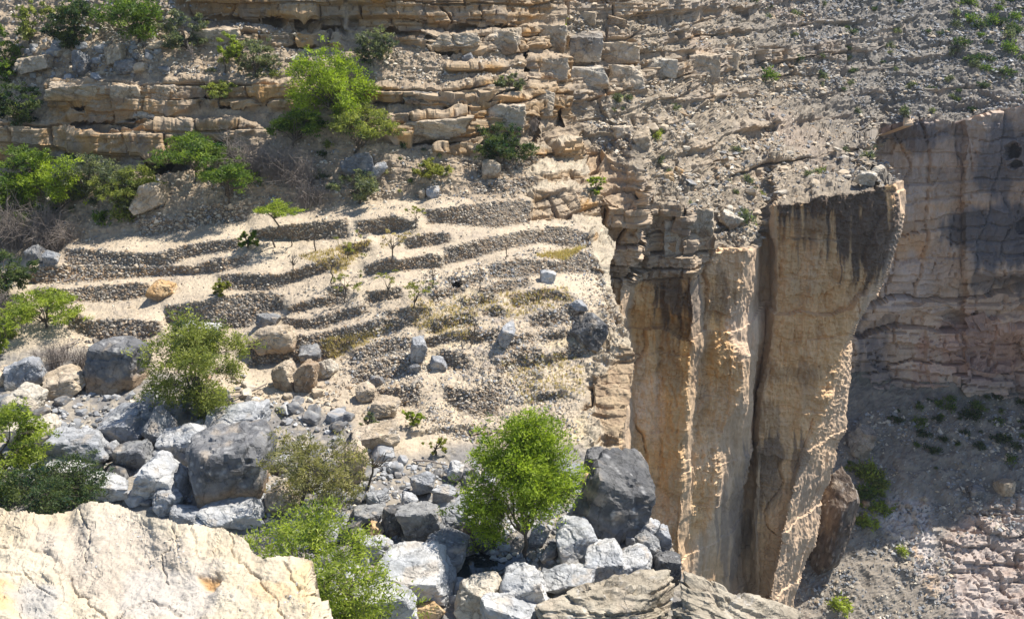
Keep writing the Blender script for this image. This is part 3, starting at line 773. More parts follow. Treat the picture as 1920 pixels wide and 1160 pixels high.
# ================================================================== the pale ledge the viewer stands above
N = Sheet(-40, 660, 926, 1240, 2.0)
PX, PY = N.PX, N.PY
nzp = fbm(np.stack([PX / 50, PY / 30, PX * 0], -1), 4, 9)
S = np.full(PX.shape, 0.08)
S = S + 0.35 * sstep(0.1, 0.5, nzp)
lnY = gblur(N.integrate(S, 1240.0, 9.6), 6, 1)
Y = np.exp(lnY)
Y += 0.9 * sstep(575, 625, PX) * sstep(1040, 1100, PY)
P = N.place(Y); n = N.normals(3)
g1 = fbm(P * 0.9, 4, 201); g2 = fbm(P * 4.0, 4, 202); g3 = fbm(P * np.array([9, 9, 22.]), 3, 203); g4 = fbm(P * 26.0, 2, 204)
k1, fr1 = beds(P, 0.16, 205, (0.08, -0.20), 0.10, 1.1)
plat = 0.05 * (r1(k1, 7) - 0.5)
k2, fr2 = beds(P + 3.3, 0.05, 206, (-0.12, -0.22), 0.06, 2.2)
plat2 = 0.028 * (r1(k2, 8) - 0.5)
smoothp = gblur(gblur(inpoly(PX + 20 * nzp, PY + 12 * nzp, [(60, 985), (220, 965), (330, 1010), (420, 1060), (360, 1200), (220, 1160), (120, 1090), (60, 1020)]).astype(float), 6, 0), 6, 1)
brk = gblur(gblur(inpoly(PX + 14 * nzp, PY + 9 * fbm(np.stack([PX / 9, PY / 7, PX * 0], -1), 3, 211), [(375, 1070), (418, 1075), (412, 1100), (378, 1092)]).astype(float), 1.5, 0), 1.5, 1)
crack = np.zeros(PX.shape)
wx, wy = PX + 9 * fbm(np.stack([PX / 24, PY / 18, PX * 0], -1), 3, 212), PY + 7 * fbm(np.stack([PX / 22, PY / 20, PX * 0 + 5], -1), 3, 213)
for cl_, cw in [([(-30, 1012), (60, 1030), (110, 1062), (150, 1110), (205, 1180)], 3.2), ([(150, 950), (175, 1010), (160, 1050)], 2.0), ([(330, 986), (300, 1040), (312, 1090)], 2.0), ([(430, 1000), (468, 1070), (520, 1120), (530, 1180)], 2.4), ([(530, 1050), (560, 1100), (612, 1120)], 2.0), ([(-20, 1075), (50, 1080), (100, 1120)], 2.6), ([(210, 1165), (280, 1130), (340, 1150)], 2.0)]:
    for (ax, ay), (bx, by) in zip(cl_[:-1], cl_[1:]):
        t_ = np.clip(((wx - ax) * (bx - ax) + (wy - ay) * (by - ay)) / ((bx - ax) ** 2 + (by - ay) ** 2), 0, 1)
        d_ = np.hypot(wx - ax - t_ * (bx - ax), wy - ay - t_ * (by - ay))
        crack = np.maximum(crack, np.exp(-(d_ / cw) ** 2))
N.P = P + n * (-0.04 * crack + 0.10 * g1 + 0.018 * g2 + plat * (1 - 0.6 * smoothp) + plat2 + 0.016 * g3 + 0.008 * g4 - 0.05 * brk)[..., None]
col = mix((0.46, 0.385, 0.275), (0.50, 0.435, 0.33), sstep(-0.5, 0.5, g1))
col = mix(col, (0.56, 0.42, 0.22), 0.65 * np.clip(sstep(0.05, 0.6, fbm(P * 1.7, 4, 209)), 0, 1) * sstep(380, 470, PX + 40 * nzp))
col = mix(col, (0.42, 0.37, 0.31), 0.75 * smoothp)
col = mix(col, (0.33, 0.28, 0.225), 0.55 * sstep(0.2, 0.6, g3) * (0.3 + 0.7 * smoothp))
col = mix(col, (0.42, 0.39, 0.35), 0.7 * blob(PX, PY, 330, 1110, 120, 60, nzp))
col = mix(col, (0.42, 0.24, 0.09), 0.9 * brk)
col = mix(col, (0.55, 0.38, 0.19), 0.8 * blob(PX, PY, 15, 1130, 45, 40, nzp) + 0.45 * blob(PX, PY, 500, 1100, 40, 20, nzp))
col = mix(col, (0.36, 0.345, 0.32), 0.85 * blob(PX, PY, 70, 1130, 60, 45, nzp, 0.3))
TOPN = [(-40, 944), (0, 948), (30, 953), (50, 948), (90, 956), (130, 950), (175, 944), (205, 944), (232, 953), (262, 965), (300, 976), (350, 987), (420, 990), (450, 1000), (466, 1014), (474, 1032), (490, 1043), (540, 1036), (580, 1040), (594, 1064), (604, 1110), (617, 1160), (630, 1240)]
tp = pl(TOPN, PX) + 1.5 * fbm(np.stack([PX / 9, PX * 0, PX * 0], -1), 3, 210)
N.colour = col
N.build('rock_ledge', PY > tp, col, M['ledge'], skirt=(0.3, 2.5, -22))
# ------------------------------------------------------------------ rocks
def ico(sub):
    t = (1 + 5 ** 0.5) / 2
    V = [(-1, t, 0), (1, t, 0), (-1, -t, 0), (1, -t, 0), (0, -1, t), (0, 1, t), (0, -1, -t), (0, 1, -t), (t, 0, -1), (t, 0, 1), (-t, 0, -1), (-t, 0, 1)]
    F = [(0, 11, 5), (0, 5, 1), (0, 1, 7), (0, 7, 10), (0, 10, 11), (1, 5, 9), (5, 11, 4), (11, 10, 2), (10, 7, 6), (7, 1, 8), (3, 9, 4), (3, 4, 2), (3, 2, 6), (3, 6, 8), (3, 8, 9), (4, 9, 5), (2, 4, 11), (6, 2, 10), (8, 6, 7), (9, 8, 1)]
    V = [np.array(v) / np.linalg.norm(v) for v in V]
    for _ in range(sub):
        c = {}; G = []
        def mid(a, b):
            k = (min(a, b), max(a, b))
            if k not in c:
                m_ = V[a] + V[b]; V.append(m_ / np.linalg.norm(m_)); c[k] = len(V) - 1
            return c[k]
        for a, b, d in F:
            ab, bd, da = mid(a, b), mid(b, d), mid(d, a)
            G += [(a, ab, da), (b, bd, ab), (d, da, bd), (ab, bd, da)]
        F = G
    return np.array(V), np.array(F)
ICO = [ico(k) for k in range(6)]

def facet_rock(sub, rng, nplanes=14, sharp=26.0, lo=0.72, hi=1.0, jit=0.22):
    """a convex, faceted stone with unit half-extents: smooth intersection of random planes"""
    D, F = ICO[sub]
    nn = rng.normal(size=(nplanes, 3)); nn /= np.linalg.norm(nn, axis=1, keepdims=True)
    axes = np.concatenate([np.eye(3), -np.eye(3)]) + rng.normal(size=(6, 3)) * jit
    axes /= np.linalg.norm(axes, axis=1, keepdims=True)
    nn = np.concatenate([nn, axes])
    dd = np.concatenate([rng.uniform(lo + 0.08, hi + 0.1, nplanes), rng.uniform(lo, hi * 0.86, 6)])
    c = np.maximum(D @ nn.T, 1e-3) / dd
    r = 1.0 / (np.power(c, sharp).sum(1)) ** (1 / sharp)
    V = D * r[:, None]
    V /= np.abs(V).max(0)
    return V, F

def rotz(a): return np.array([[math.cos(a), -math.sin(a), 0], [math.sin(a), math.cos(a), 0], [0, 0, 1]])
def rotx(a): return np.array([[1, 0, 0], [0, math.cos(a), -math.sin(a)], [0, math.sin(a), math.cos(a)]])
def roty(a): return np.array([[math.cos(a), 0, math.sin(a)], [0, 1, 0], [-math.sin(a), 0, math.cos(a)]])

ROCKC = {
    'grey': ((0.24, 0.25, 0.265), (0.34, 0.345, 0.35)),
    'pale': ((0.35, 0.36, 0.37), (0.47, 0.465, 0.45)),
    'dark': ((0.085, 0.085, 0.087), (0.14, 0.138, 0.135)),
    'mid': ((0.16, 0.163, 0.17), (0.24, 0.24, 0.235)),
    'tan': ((0.40, 0.32, 0.225), (0.48, 0.40, 0.30)),
    'brown': ((0.28, 0.20, 0.13), (0.36, 0.27, 0.18)),
    'buff': ((0.44, 0.40, 0.33), (0.52, 0.46, 0.37)),
    'slab': ((0.29, 0.25, 0.19), (0.38, 0.335, 0.26)),
    'slate': ((0.12, 0.122, 0.128), (0.18, 0.18, 0.182)),
    'umber': ((0.10, 0.078, 0.064), (0.19, 0.15, 0.12)),
    'wgrey': ((0.20, 0.18, 0.155), (0.31, 0.28, 0.24)),
    'orange': ((0.45, 0.28, 0.13), (0.50, 0.36, 0.20)),
}
def rock_colour(V, key, under=None, seed=0, veins=True, s=1.0):
    a, b = ROCKC[key]
    n1 = fbm(V * 0.9 * s + seed * 7.1, 4, 301); n2 = fbm(V * 3.2 * s + seed * 3.3, 3, 302)
    c = mix(a, b, sstep(-0.5, 0.6, n1))
    c = c * (1 + 0.18 * n2)[:, None]
    if veins:
        v = np.abs(fbm(V * 0.7 * s + seed * 5.9, 3, 303))
        c = mix(c, (0.55, 0.54, 0.52), 0.5 * sstep(0.035, 0.0, v))
    c = mix(c, (0.40, 0.33, 0.25), 0.5 * sstep(0.25, 0.7, fbm(V * 1.3 * s + seed, 3, 304)))
    if under:
        z = V[:, 2]; lo, hi = z.min(), z.max()
        t = (z - lo) / (hi - lo)
        ua, ub = ROCKC[under]
        w = sstep(0.48, 0.28, t + 0.14 * n1)
        c = mix(c, mix(ua, ub, sstep(-0.4, 0.5, n1)), 0.9 * w)
    return c

BN = 0
def make_boulder(box, key, under=None, tilt=0.0, sh=None, seed=0, sheet=None, depth=1.0, lump=0.10, name='boulder', parent=None, lift=0.0, planes=12, strat=0.0, Yoff=0.0, sharp=46.0, bt=0.30, sub=None, jit=0.22):
    x0, y0, x1, y1 = box
    sheet = sheet or L
    rng = np.random.default_rng(1000 + seed)
    cx, cy = (x0 + x1) / 2, (y0 + y1) / 2
    w, h = x1 - x0, y1 - y0
    Yc = float(sheet.depth(cx, min(y1 - 0.22 * h, sheet.y[-1]))) + Yoff
    C0 = unproj(cx, cy, Yc).reshape(3)
    m_px = np.linalg.norm(C0) / FPX
    W, Hh = w * m_px / 2, h * m_px / 2
    Dp = depth * 0.5 * (W + Hh)
    # the picture height mixes true height and depth at this downward view
    Hz = max(Hh * 1.0, 0.2 * W)
    sub = sub or (4 if max(w, h) > 42 else 3)
    V, F = facet_rock(sub, rng, planes, sharp, jit=jit, lo=0.72 if jit > 0.15 else 0.84)
    V = V * np.array([W, Dp, Hz]) * 1.03
    n1 = fbm(V * (0.9 / max(W, 0.2)) + seed * 3.7, 4, 310 + seed % 7)
    n2 = fbm(V * (3.5 / max(W, 0.2)) + seed * 1.7, 4, 320)
    n3 = fbm(V * (9.0 / max(W, 0.2)) + seed * 2.9, 3, 325)
    rid = 1 - np.abs(fbm(V * (1.5 / max(W, 0.2)) + seed * 4.1, 3, 327)) * 5
    D = V / np.maximum(np.linalg.norm(V, axis=1, keepdims=True), 1e-6)
    V = V + D * (W * (lump * n1 + 0.05 * n2 + 0.016 * n3 - 0.07 * np.clip(rid, 0, 1)))[:, None]
    k, f = beds(V, bt * Hz, 330 + seed % 5, (0.12, 0.35) if bt < 0.2 else (0.25, 0.15), 0.12 * Hz, 1.0 / max(W, 0.3))
    V = V + D * ((0.035 + strat) * W * (r1(k, seed) - 0.5))[:, None]
    if tilt: V = V @ roty(math.radians(tilt)).T
    col = rock_colour(V, key, under, seed, s=1.2 / max(W, 0.4) ** 0.5)
    o = link(name, mesh_np(name, V, F, col, M['boulder'], False), parent, tuple(C0 + np.array([0, 0, lift])))
    return o

BOULDERS = [  # box, colour, underside, tilt, label
    ((160, 634, 288, 738), 'slate', 'brown', 10, 'big dark grey boulder with a brown underside at the left end of the terraces'),
    ((18, 674, 82, 732), 'grey', 'buff', -4, 'grey topped block with a tan front face near the left edge'),
    ((14, 730, 80, 784), 'buff', None, 3, 'squarish cream coloured boulder below the grey topped block at the left edge'),
    ((86, 694, 164, 744), 'tan', None, -14, 'tilted tan slab between the big dark boulder and the grey topped block'),
    ((-12, 682, 22, 730), 'tan', None, 0, 'tan rock cut by the left edge above the cream boulder'),
    ((84, 806, 203, 876), 'grey', None, 6, 'rounded blue grey boulder right of the yellow green tree at the left edge'),
    ((30, 786, 112, 842), 'buff', None, -8, 'pale buff slab behind the rounded blue grey boulder on the left'),
    ((80, 856, 180, 902), 'pale', None, 4, 'low pale boulder in front of the rounded blue grey boulder'),
    ((268, 776, 324, 848), 'mid', None, -38, 'long grey boulder standing on end, right of the sloping slab'),
    ((302, 794, 402, 860), 'pale', None, -8, 'pale grey boulder touching the upper left of the massive dark boulder'),
    ((353, 804, 524, 950), 'slate', 'brown', 6, 'massive dark grey boulder with cracked face and brown overhanging right side'),
    ((388, 760, 500, 816), 'pale', None, -5, 'flat topped pale slab behind the massive dark boulder'),
    ((168, 772, 292, 816), 'grey', None, -14, 'long sloping grey slab below the big dark left boulder'),
    ((194, 800, 246, 826), 'mid', 'tan', -6, 'small grey boulder with tan end above the squat dark boulder'),
    ((194, 826, 224, 862), 'grey', None, 0, 'small upright grey stone right of the rounded blue grey boulder'),
    ((212, 830, 282, 882), 'mid', None, -10, 'squat dark boulder split by a crack left of the long upright boulder'),
    ((284, 840, 316, 866), 'grey', None, 0, 'small round grey stone beneath the long upright boulder'),
    ((250, 857, 354, 934), 'pale', None, 6, 'large pale wrinkled boulder left of the massive dark boulder'),
    ((166, 892, 246, 940), 'pale', None, 4, 'pale wedge shaped boulder in front of the squat dark boulder'),
    ((276, 892, 322, 932), 'mid', None, 0, 'dark stone resting against the pale wrinkled boulder'),
    ((282, 916, 350, 960), 'grey', None, -12, 'grey slab leaning below the pale wrinkled boulder'),
    ((380, 936, 500, 978), 'pale', None, 3, 'flat pale slab below the massive dark boulder'),
    ((318, 950, 378, 984), 'grey', None, 8, 'grey rock left of the flat pale slab, above the ledge'),
    ((362, 962, 424, 990), 'pale', None, -3, 'small pale slab at the rim of the near ledge'),
    ((500, 900, 556, 964), 'tan', None, -26, 'tan stone leaning in the shade right of the massive dark boulder'),
    ((540, 976, 646, 1012), 'grey', None, -3, 'wide flat grey slab above the near green shrub'),
    ((512, 668, 560, 738), 'tan', 'brown', -20, 'upright tan boulder, left one of the leaning group under the longest wall'),
    ((554, 672, 602, 742), 'brown', None, 14, 'brown slab leaning behind the upright tan boulder'),
    ((562, 648, 604, 684), 'mid', 'brown', -8, 'grey brown block on top of the leaning group under the longest wall'),
    ((584, 672, 632, 712), 'buff', None, -24, 'buff slab tipped to the right beside the leaning group'),
    ((480, 588, 524, 618), 'mid', None, 6, 'grey angular block at the end of the tall curved wall'),
    ((466, 612, 556, 660), 'tan', 'brown', -10, 'broad tan rock shelf above the left end of the longest wall'),
    ((280, 526, 334, 560), 'orange', 'brown', 8, 'square tan boulder set in the rough wall on the left'),
    ((334, 606, 412, 640), 'pale', None, -5, 'flat pale slab lying above the olive green tree'),
    ((56, 460, 86, 500), 'mid', None, -20, 'left one of two angular grey boulders at the end of the long upper wall'),
    ((80, 470, 112, 500), 'grey', None, 15, 'right one of two angular grey boulders at the end of the long upper wall'),
    ((660, 794, 756, 850), 'tan', 'mid', -10, 'wedge shaped tan boulder above the bare dead tree'),
    ((634, 826, 690, 922), 'tan', None, 24, 'steep tan slab left of the bare dead tree'),
    ((653, 948, 722, 984), 'mid', None, -2, 'oval dark grey boulder left of the small honey coloured stone'),
    ((690, 980, 723, 1010), 'orange', None, 0, 'small honey coloured stone among dark grey boulders'),
    ((716, 946, 760, 1008), 'dark', None, 10, 'dark grey boulder right of the small honey coloured stone'),
    ((752, 938, 834, 1024), 'mid', 'mid', -12, 'big rounded grey brown boulder in the middle of the boulder field'),
    ((830, 936, 904, 1006), 'grey', 'brown', 8, 'grey boulder left of the bright green tree trunk'),
    ((796, 994, 874, 1076), 'mid', 'buff', 12, 'grey boulder with a tan lower edge beside the dark pool'),
    ((704, 1028, 856, 1128), 'pale', None, 8, 'huge pale blue boulder with a smooth rounded back in front of the pool'),
    ((676, 1008, 738, 1054), 'pale', None, 4, 'white rounded boulder behind the huge pale blue one'),
    ((634, 972, 676, 1026), 'dark', None, 0, 'dark boulder at the tip of the near green shrub'),
    ((656, 988, 688, 1030), 'mid', None, -30, 'slim grey stone leaning below the oval dark grey boulder'),
    ((1026, 966, 1138, 1058), 'pale', 'buff', 6, 'big white boulder with a dark tan underside right of the bright green tree'),
    ((1014, 1018, 1050, 1054), 'mid', 'tan', 20, 'small block wedged under the big white boulder'),
    ((990, 980, 1030, 1028), 'grey', None, 0, 'grey boulder between the bright green tree and the big white boulder'),
    ((1082, 856, 1222, 1010), 'dark', 'mid', 14, 'giant dark grey boulder on the brink with a knobbly left flank'),
    ((1078, 836, 1154, 892), 'dark', None, 4, 'black shaded boulder behind the giant brink boulder'),
    ((1092, 884, 1122, 914), 'orange', None, 0, 'small rusty brown stone tucked between the two dark brink boulders'),
    ((886, 986, 934, 1034), 'dark', None, 0, 'dark wet boulder under the bright green tree'),
    ((812, 906, 860, 950), 'grey', None, 4, 'blue grey boulder left of the bright green tree'),
    ((770, 886, 814, 928), 'grey', None, -6, 'grey block right of the bare dead tree'),
    ((836, 864, 872, 904), 'pale', None, 20, 'pale upright stone in the cobbles left of the bright green tree'),
    ((866, 866, 898, 896), 'grey', None, 0, 'grey stone beside the pale upright stone in the cobbles'),
    ((750, 924, 784, 956), 'pale', None, 8, 'pale angular stone above the big rounded grey brown boulder'),
    ((680, 918, 730, 950), 'grey', None, 3, 'blue grey rock below the bare dead tree'),
    ((1192, 970, 1242, 1014), 'pale', None, -6, 'pale block at the foot of the giant brink boulder'),
    ((1222, 984, 1258, 1028), 'grey', None, 24, 'tilted grey slab at the very edge of the fall'),
    ((1196, 1000, 1238, 1052), 'mid', None, -16, 'dark fractured block below the pale brink block'),
    ((1226, 1032, 1278, 1096), 'dark', None, 8, 'dark fractured rock at the lowest point of the brink'),
    ((920, 1060, 1040, 1136), 'pale', None, -6, 'smooth pale bedrock slab right of the dark pool'),
    ((1014, 1060, 1120, 1114), 'pale', None, -4, 'smooth bedrock slab with cream stains below the big white boulder'),
    ((1104, 1012, 1176, 1098), 'pale', None, -30, 'steep bedrock slab falling from the big white boulder'),
    ((1156, 1030, 1230, 1084), 'pale', None, -18, 'blue white slab split by cracks near the brink'),
    ((1080, 588, 1140, 648), 'dark', None, 34, 'dark slab leaning at the end of a terrace wall near the brink'),
    ((1068, 558, 1102, 588), 'grey', None, 18, 'grey slab on the right end of the broad straw coloured tread'),
    ((768, 624, 800, 692), 'grey', None, 12, 'tall upright grey rock on the lower terraces'),
    ((802, 668, 838, 694), 'grey', None, 6, 'grey stone right of the tall upright rock'),
    ((762, 680, 790, 702), 'mid', None, 4, 'grey stone at the foot of the tall upright rock'),
    ((694, 700, 722, 726), 'mid', None, 0, 'dark round stone touching the round tan boulder'),
    ((664, 712, 706, 756), 'tan', 'brown', -6, 'round tan boulder at the foot of the terraces'),
    ((690, 746, 750, 782), 'tan', None, 4, 'long low tan boulder below the smallest terrace wall'),
    ((934, 602, 962, 652), 'grey', None, 20, 'slim grey rock in the middle of the right hand terraces'),
    ((1012, 506, 1044, 532), 'pale', None, 10, 'pale tilted slab between two right hand terraces'),
    ((900, 300, 940, 336), 'tan', 'brown', 0, 'tan boulder below the dark green bush on the path'),
    ((634, 286, 700, 330), 'mid', None, -8, 'blue grey outcrop below the middle green bushes'),
    ((690, 300, 724, 342), 'grey', None, 20, 'grey slab right of the blue grey outcrop'),
    ((786, 354, 800, 376), 'tan', None, 0, 'little tan stone on the upper path'),
    ((800, 350, 824, 374), 'grey', None, 0, 'little grey stone beside the tan one on the upper path'),
    ((250, 344, 318, 396), 'tan', None, -28, 'smooth tan slab below the cave'),
    ((190, 84, 246, 122), 'tan', None, -8, 'largest tan boulder of the rock pile on the upper left'),
    ((136, 100, 172, 144), 'mid', None, 24, 'upright grey boulder of the rock pile on the upper left'),
    ((100, 68, 124, 90), 'grey', None, 0, 'grey stone perched on top of the upper left rock pile'),
    ((40, 104, 102, 136), 'tan', None, -10, 'flat tan rock at the left end of the upper left rock pile'),
    ((216, 112, 256, 140), 'mid', None, -6, 'dark block right of centre in the upper left rock pile'),
    ((276, 76, 318, 96), 'tan', None, -4, 'tan boulder under the bright bushes at the top left'),
    ((248, 206, 304, 224), 'buff', None, 2, 'loose pale slab lying on the ledge in the middle of the left cliff'),
    ((864, 100, 888, 122), 'mid', None, -20, 'dark pointed rock on the upper middle ledges'),
]
for i, (box, key, und, tilt, lab) in enumerate(BOULDERS):
    big = lab.startswith(('smooth', 'flat', 'wide', 'steep bed', 'blue white', 'long sloping'))
    o = make_boulder(box, key, und, tilt, seed=i, depth=1.25 if big else 1.0, planes=9 if big else 12, lump=0.06 if big else 0.10)
    tag(o, lab, 'boulder', 'boulders of the wadi and terraces')

# blocks of bedrock standing proud of the bands: pieces of the hillside and of the canyon wall
for i, (sh_, par, box, key, und, tilt) in enumerate([
    (C, 'canyon_cliff', (1128, 78, 1208, 122), 'tan', 'brown', 0), (C, 'canyon_cliff', (1140, 121, 1208, 168), 'tan', None, 2), (C, 'canyon_cliff', (1064, 126, 1142, 170), 'buff', 'tan', -2),
    (C, 'canyon_cliff', (1205, 110, 1268, 147), 'buff', None, 3), (C, 'canyon_cliff', (1284, 100, 1346, 160), 'tan', 'brown', 0), (C, 'canyon_cliff', (1344, 96, 1390, 130), 'tan', None, 4),
    (C, 'canyon_cliff', (1074, 18, 1118, 52), 'tan', None, -4), (C, 'canyon_cliff', (1138, 30, 1172, 58), 'brown', None, 0), (C, 'canyon_cliff', (1068, 60, 1128, 118), 'wgrey', 'tan', 3),
    (C, 'canyon_cliff', (1288, 386, 1342, 458), 'tan', 'brown', 2), (C, 'canyon_cliff', (1236, 398, 1286, 500), 'buff', 'tan', 0), (C, 'canyon_cliff', (1206, 394, 1240, 430), 'brown', None, 0),
    (L, 'hillside', (1010, 48, 1070, 96), 'tan', 'brown', -2), (L, 'hillside', (990, 108, 1068, 162), 'tan', 'brown', 1), (L, 'hillside', (984, 164, 1046, 222), 'tan', None, 0), (L, 'hillside', (910, 188, 982, 250), 'tan', 'brown', 4),
    (L, 'hillside', (804, 62, 906, 98), 'tan', 'brown', 0), (L, 'hillside', (906, 52, 976, 100), 'tan', 'brown', -1), (L, 'hillside', (734, 214, 902, 268), 'tan', 'brown', 0),
    (L, 'hillside', (92, 152, 214, 192), 'tan', 'orange', 0), (L, 'hillside', (216, 156, 270, 196), 'tan', 'brown', 0), (L, 'hillside', (272, 158, 352, 190), 'tan', None, 0), (L, 'hillside', (372, 52, 452, 84), 'tan', None, -4),
    (L, 'hillside', (746, 168, 842, 198), 'wgrey', 'brown', 0), (L, 'hillside', (844, 158, 934, 196), 'wgrey', 'brown', -4)]):
    o = make_boulder(box, key, und, tilt, seed=700 + i, sheet=sh_, depth=0.8, planes=4, lump=0.06, strat=0.035, jit=0.13, name='rock_block', parent=bpy.data.objects[par], sharp=60.0, bt=0.22, sub=4, Yoff=1.0)
for i, (sh_, box, key, und, tilt, lab) in enumerate([
    (C, (1146, 236, 1182, 264), 'tan', 'brown', 8, 'cracked tan block on the slope right of the layered outcrop'),
    (C, (1182, 246, 1224, 284), 'tan', None, -24, 'split tan block just below the cracked tan one on the slope'),
    (C, (1244, 322, 1263, 340), 'orange', None, 0, 'left one of two small orange rocks on the slope above the buttresses'),
    (C, (1262, 314, 1284, 334), 'orange', None, 20, 'right one of two small orange rocks on the slope above the buttresses'),
    (C, (1346, 400, 1392, 428), 'buff', 'brown', 26, 'long slab leaning on the slope left of the great buttress'),
    (C, (1604, 320, 1640, 350), 'buff', None, 14, 'large pale flat slab overhanging the rim of the great buttress'),
    (C, (1632, 310, 1664, 328), 'buff', None, 4, 'pale flat slab beside the overhanging one on the great buttress'),
    (H, (1530, 884, 1588, 1086), 'umber', None, 7, 'tall dark brown outcrop standing at the foot of the great buttress'),
    (H, (1870, 898, 1896, 930), 'tan', None, 0, 'tan boulder at the edge of the shadow on the valley floor'),
    (H, (1818, 912, 1846, 930), 'mid', None, 0, 'grey boulder at the edge of the shadow on the valley floor'),
    (H, (1590, 800, 1640, 856), 'wgrey', None, 10, 'broken grey rock rib between the great buttress and the far wall'),
]):
    o = make_boulder(box, key, und, tilt, seed=800 + i, sheet=sh_, depth=0.9, planes=7 if box[3] - box[1] < 90 else 16, lump=0.12 if box[3] - box[1] < 90 else 0.17, strat=0.03 if box[3] - box[1] < 90 else 0.08, name='rock', bt=0.12 if box[3] - box[1] > 90 else 0.3)
    tag(o, lab, 'rock', None)

# ---- long bedded rocks in front
def slab_rock(box, key, label, seed, strat, tilt, depth, Yoff=0, under=None):
    o = make_boulder(box, key, under, tilt, seed=seed, depth=depth, planes=5, strat=strat, lump=0.05, name='rock_slab', Yoff=Yoff, sharp=34.0, bt=0.085 if strat > 0.05 else 0.3, sub=5 if strat > 0.05 else None)
    return tag(o, label, 'rock', 'bedded slabs in the foreground')
slab_rock((992, 1088, 1252, 1230), 'slab', 'long buff slab with wavy weathered layers at the bottom centre', 501, 0.085, -6, 0.7)
slab_rock((1250, 1110, 1488, 1260), 'slab', 'dark layered slab with a pale rim at the bottom right of centre', 502, 0.11, 16, 0.7)
slab_rock((662, 1100, 782, 1200), 'pale', 'flat topped pale rock right of the near green shrub', 503, 0.02, 0, 1.0)
slab_rock((842, 1086, 950, 1156), 'buff', 'cracked buff rock in front of the smooth bedrock slab', 504, 0.05, 14, 0.9)
slab_rock((900, 1120, 1010, 1190), 'pale', 'jointed pale slab left of the long buff slab', 505, 0.04, 10, 0.9)
slab_rock((780, 1126, 832, 1164), 'orange', 'small crumbly orange rock at the bottom edge', 506, 0.05, 0, 0.9)

# ------------------------------------------------------------------ words that say which one
MARKS = [(438, 875, 'the massive dark cracked boulder'), (224, 686, 'the big dark boulder with a brown underside'), (143, 840, 'the rounded blue grey boulder'), (302, 895, 'the pale wrinkled boulder'),
         (296, 812, 'the long upright grey boulder'), (350, 826, 'the pale boulder behind the massive dark one'), (444, 788, 'the flat topped pale slab'), (230, 794, 'the long sloping grey slab'), (46, 757, 'the cream boulder at the left edge'),
         (50, 703, 'the grey topped block at the left edge'), (124, 720, 'the tilted tan slab'), (360, 710, 'the olive feathery tree'), (588, 880, 'the brownish olive tree'), (985, 900, 'the large bright green tree'),
         (1152, 935, 'the giant dark brink boulder'), (1082, 1012, 'the big white boulder'), (780, 1080, 'the huge pale blue boulder'), (793, 982, 'the rounded grey brown boulder'), (835, 1036, 'the grey boulder by the pool'),
         (868, 972, 'the grey boulder by the green tree'), (700, 890, 'the bare dead tree'), (708, 822, 'the tan wedge boulder'), (660, 875, 'the steep tan slab'), (688, 966, 'the oval dark grey boulder'), (1115, 865, 'the black shaded boulder'),
         (555, 705, 'the leaning tan boulders'), (684, 735, 'the round tan boulder'), (720, 765, 'the long low tan boulder'), (590, 994, 'the wide flat grey slab'), (440, 958, 'the flat pale slab'), (836, 928, 'the blue grey boulder near the tree'),
         (215, 103, 'the largest tan boulder of the pile'), (154, 122, 'the upright grey boulder of the pile'), (70, 120, 'the flat tan rock of the pile'), (236, 126, 'the dark block of the pile'), (296, 86, 'the tan boulder under the bright bushes'), (142, 45, 'the dark corner tree'),
         (1164, 250, 'the cracked tan block'), (1203, 265, 'the split tan block'), (1254, 331, 'the two small orange rocks'), (1368, 414, 'the long leaning slab'), (1314, 422, 'the shaded square block'), (1150, 215, 'the slope foot by the pinnacle'), (1400, 330, 'the reddish rock band'),
         (1622, 335, 'the pale overhanging slab'), (1500, 340, 'the middle of the buttress top'), (1648, 319, 'the flat slab at the buttress point'), (1560, 290, 'the thin rock band above the buttress'),
         (1430, 240, 'the short grey rock band'), (1540, 105, 'the long grey rock band'), (1660, 60, 'the rising rock band'), (1570, 184, 'the low rock step'), (1740, 215, 'the rim of the far wall'), (1870, 200, 'the dark end of the far rim'), (1900, 20, 'the top right corner'), (1760, 100, 'the middle of the far scree'), (1480, 10, 'the upper edge of the slope'), (1830, 120, 'the right part of the far scree'),
         (1883, 914, 'the tan boulder at the shadow edge'), (1832, 921, 'the grey boulder at the shadow edge'), (1562, 980, 'the tall dark brown outcrop'), (1630, 930, 'the largest gully shrub'), (1692, 1036, 'the pale rock strip'), (1650, 790, 'the left foot of the far wall'), (1790, 760, 'the bulging foot of the far wall'), (1890, 770, 'the right foot of the far wall'), (1780, 850, 'the middle of the shaded floor'), (1900, 850, 'the right edge of the shaded floor'), (1690, 860, 'the left end of the shaded floor'),
         (690, 250, 'the bright green upper tree'), (667, 308, 'the blue grey outcrop'), (806, 320, 'the yellow green bush'), (920, 318, 'the tan boulder on the path'), (945, 270, 'the dark bush by the pinnacle'), (674, 350, 'the silvery bush'), (860, 350, 'the upper path'), (290, 310, 'the cave'), (284, 370, 'the smooth tan slab'), (110, 350, 'the bright left bush'), (70, 410, 'the dry grey thicket'), (480, 115, 'the bush above the left cliff'), (418, 90, 'the lime sapling'), (550, 130, 'the slope left of the upper tree')]
MARKA = np.array([(m[0], m[1]) for m in MARKS], float)
def which(x, y, lead):
    d = MARKA - np.array([x, y])
    k = int(np.argmin((d ** 2).sum(1)))
    dx, dy = x - MARKS[k][0], y - MARKS[k][1]
    rel = ('left of' if dx < 0 else 'right of') if abs(dx) > 1.2 * abs(dy) else ('above' if dy < 0 else 'below')
    far = 'just ' if math.hypot(dx, dy) < 45 else ''
    return '%s %s%s %s' % (lead, far, rel, MARKS[k][2])
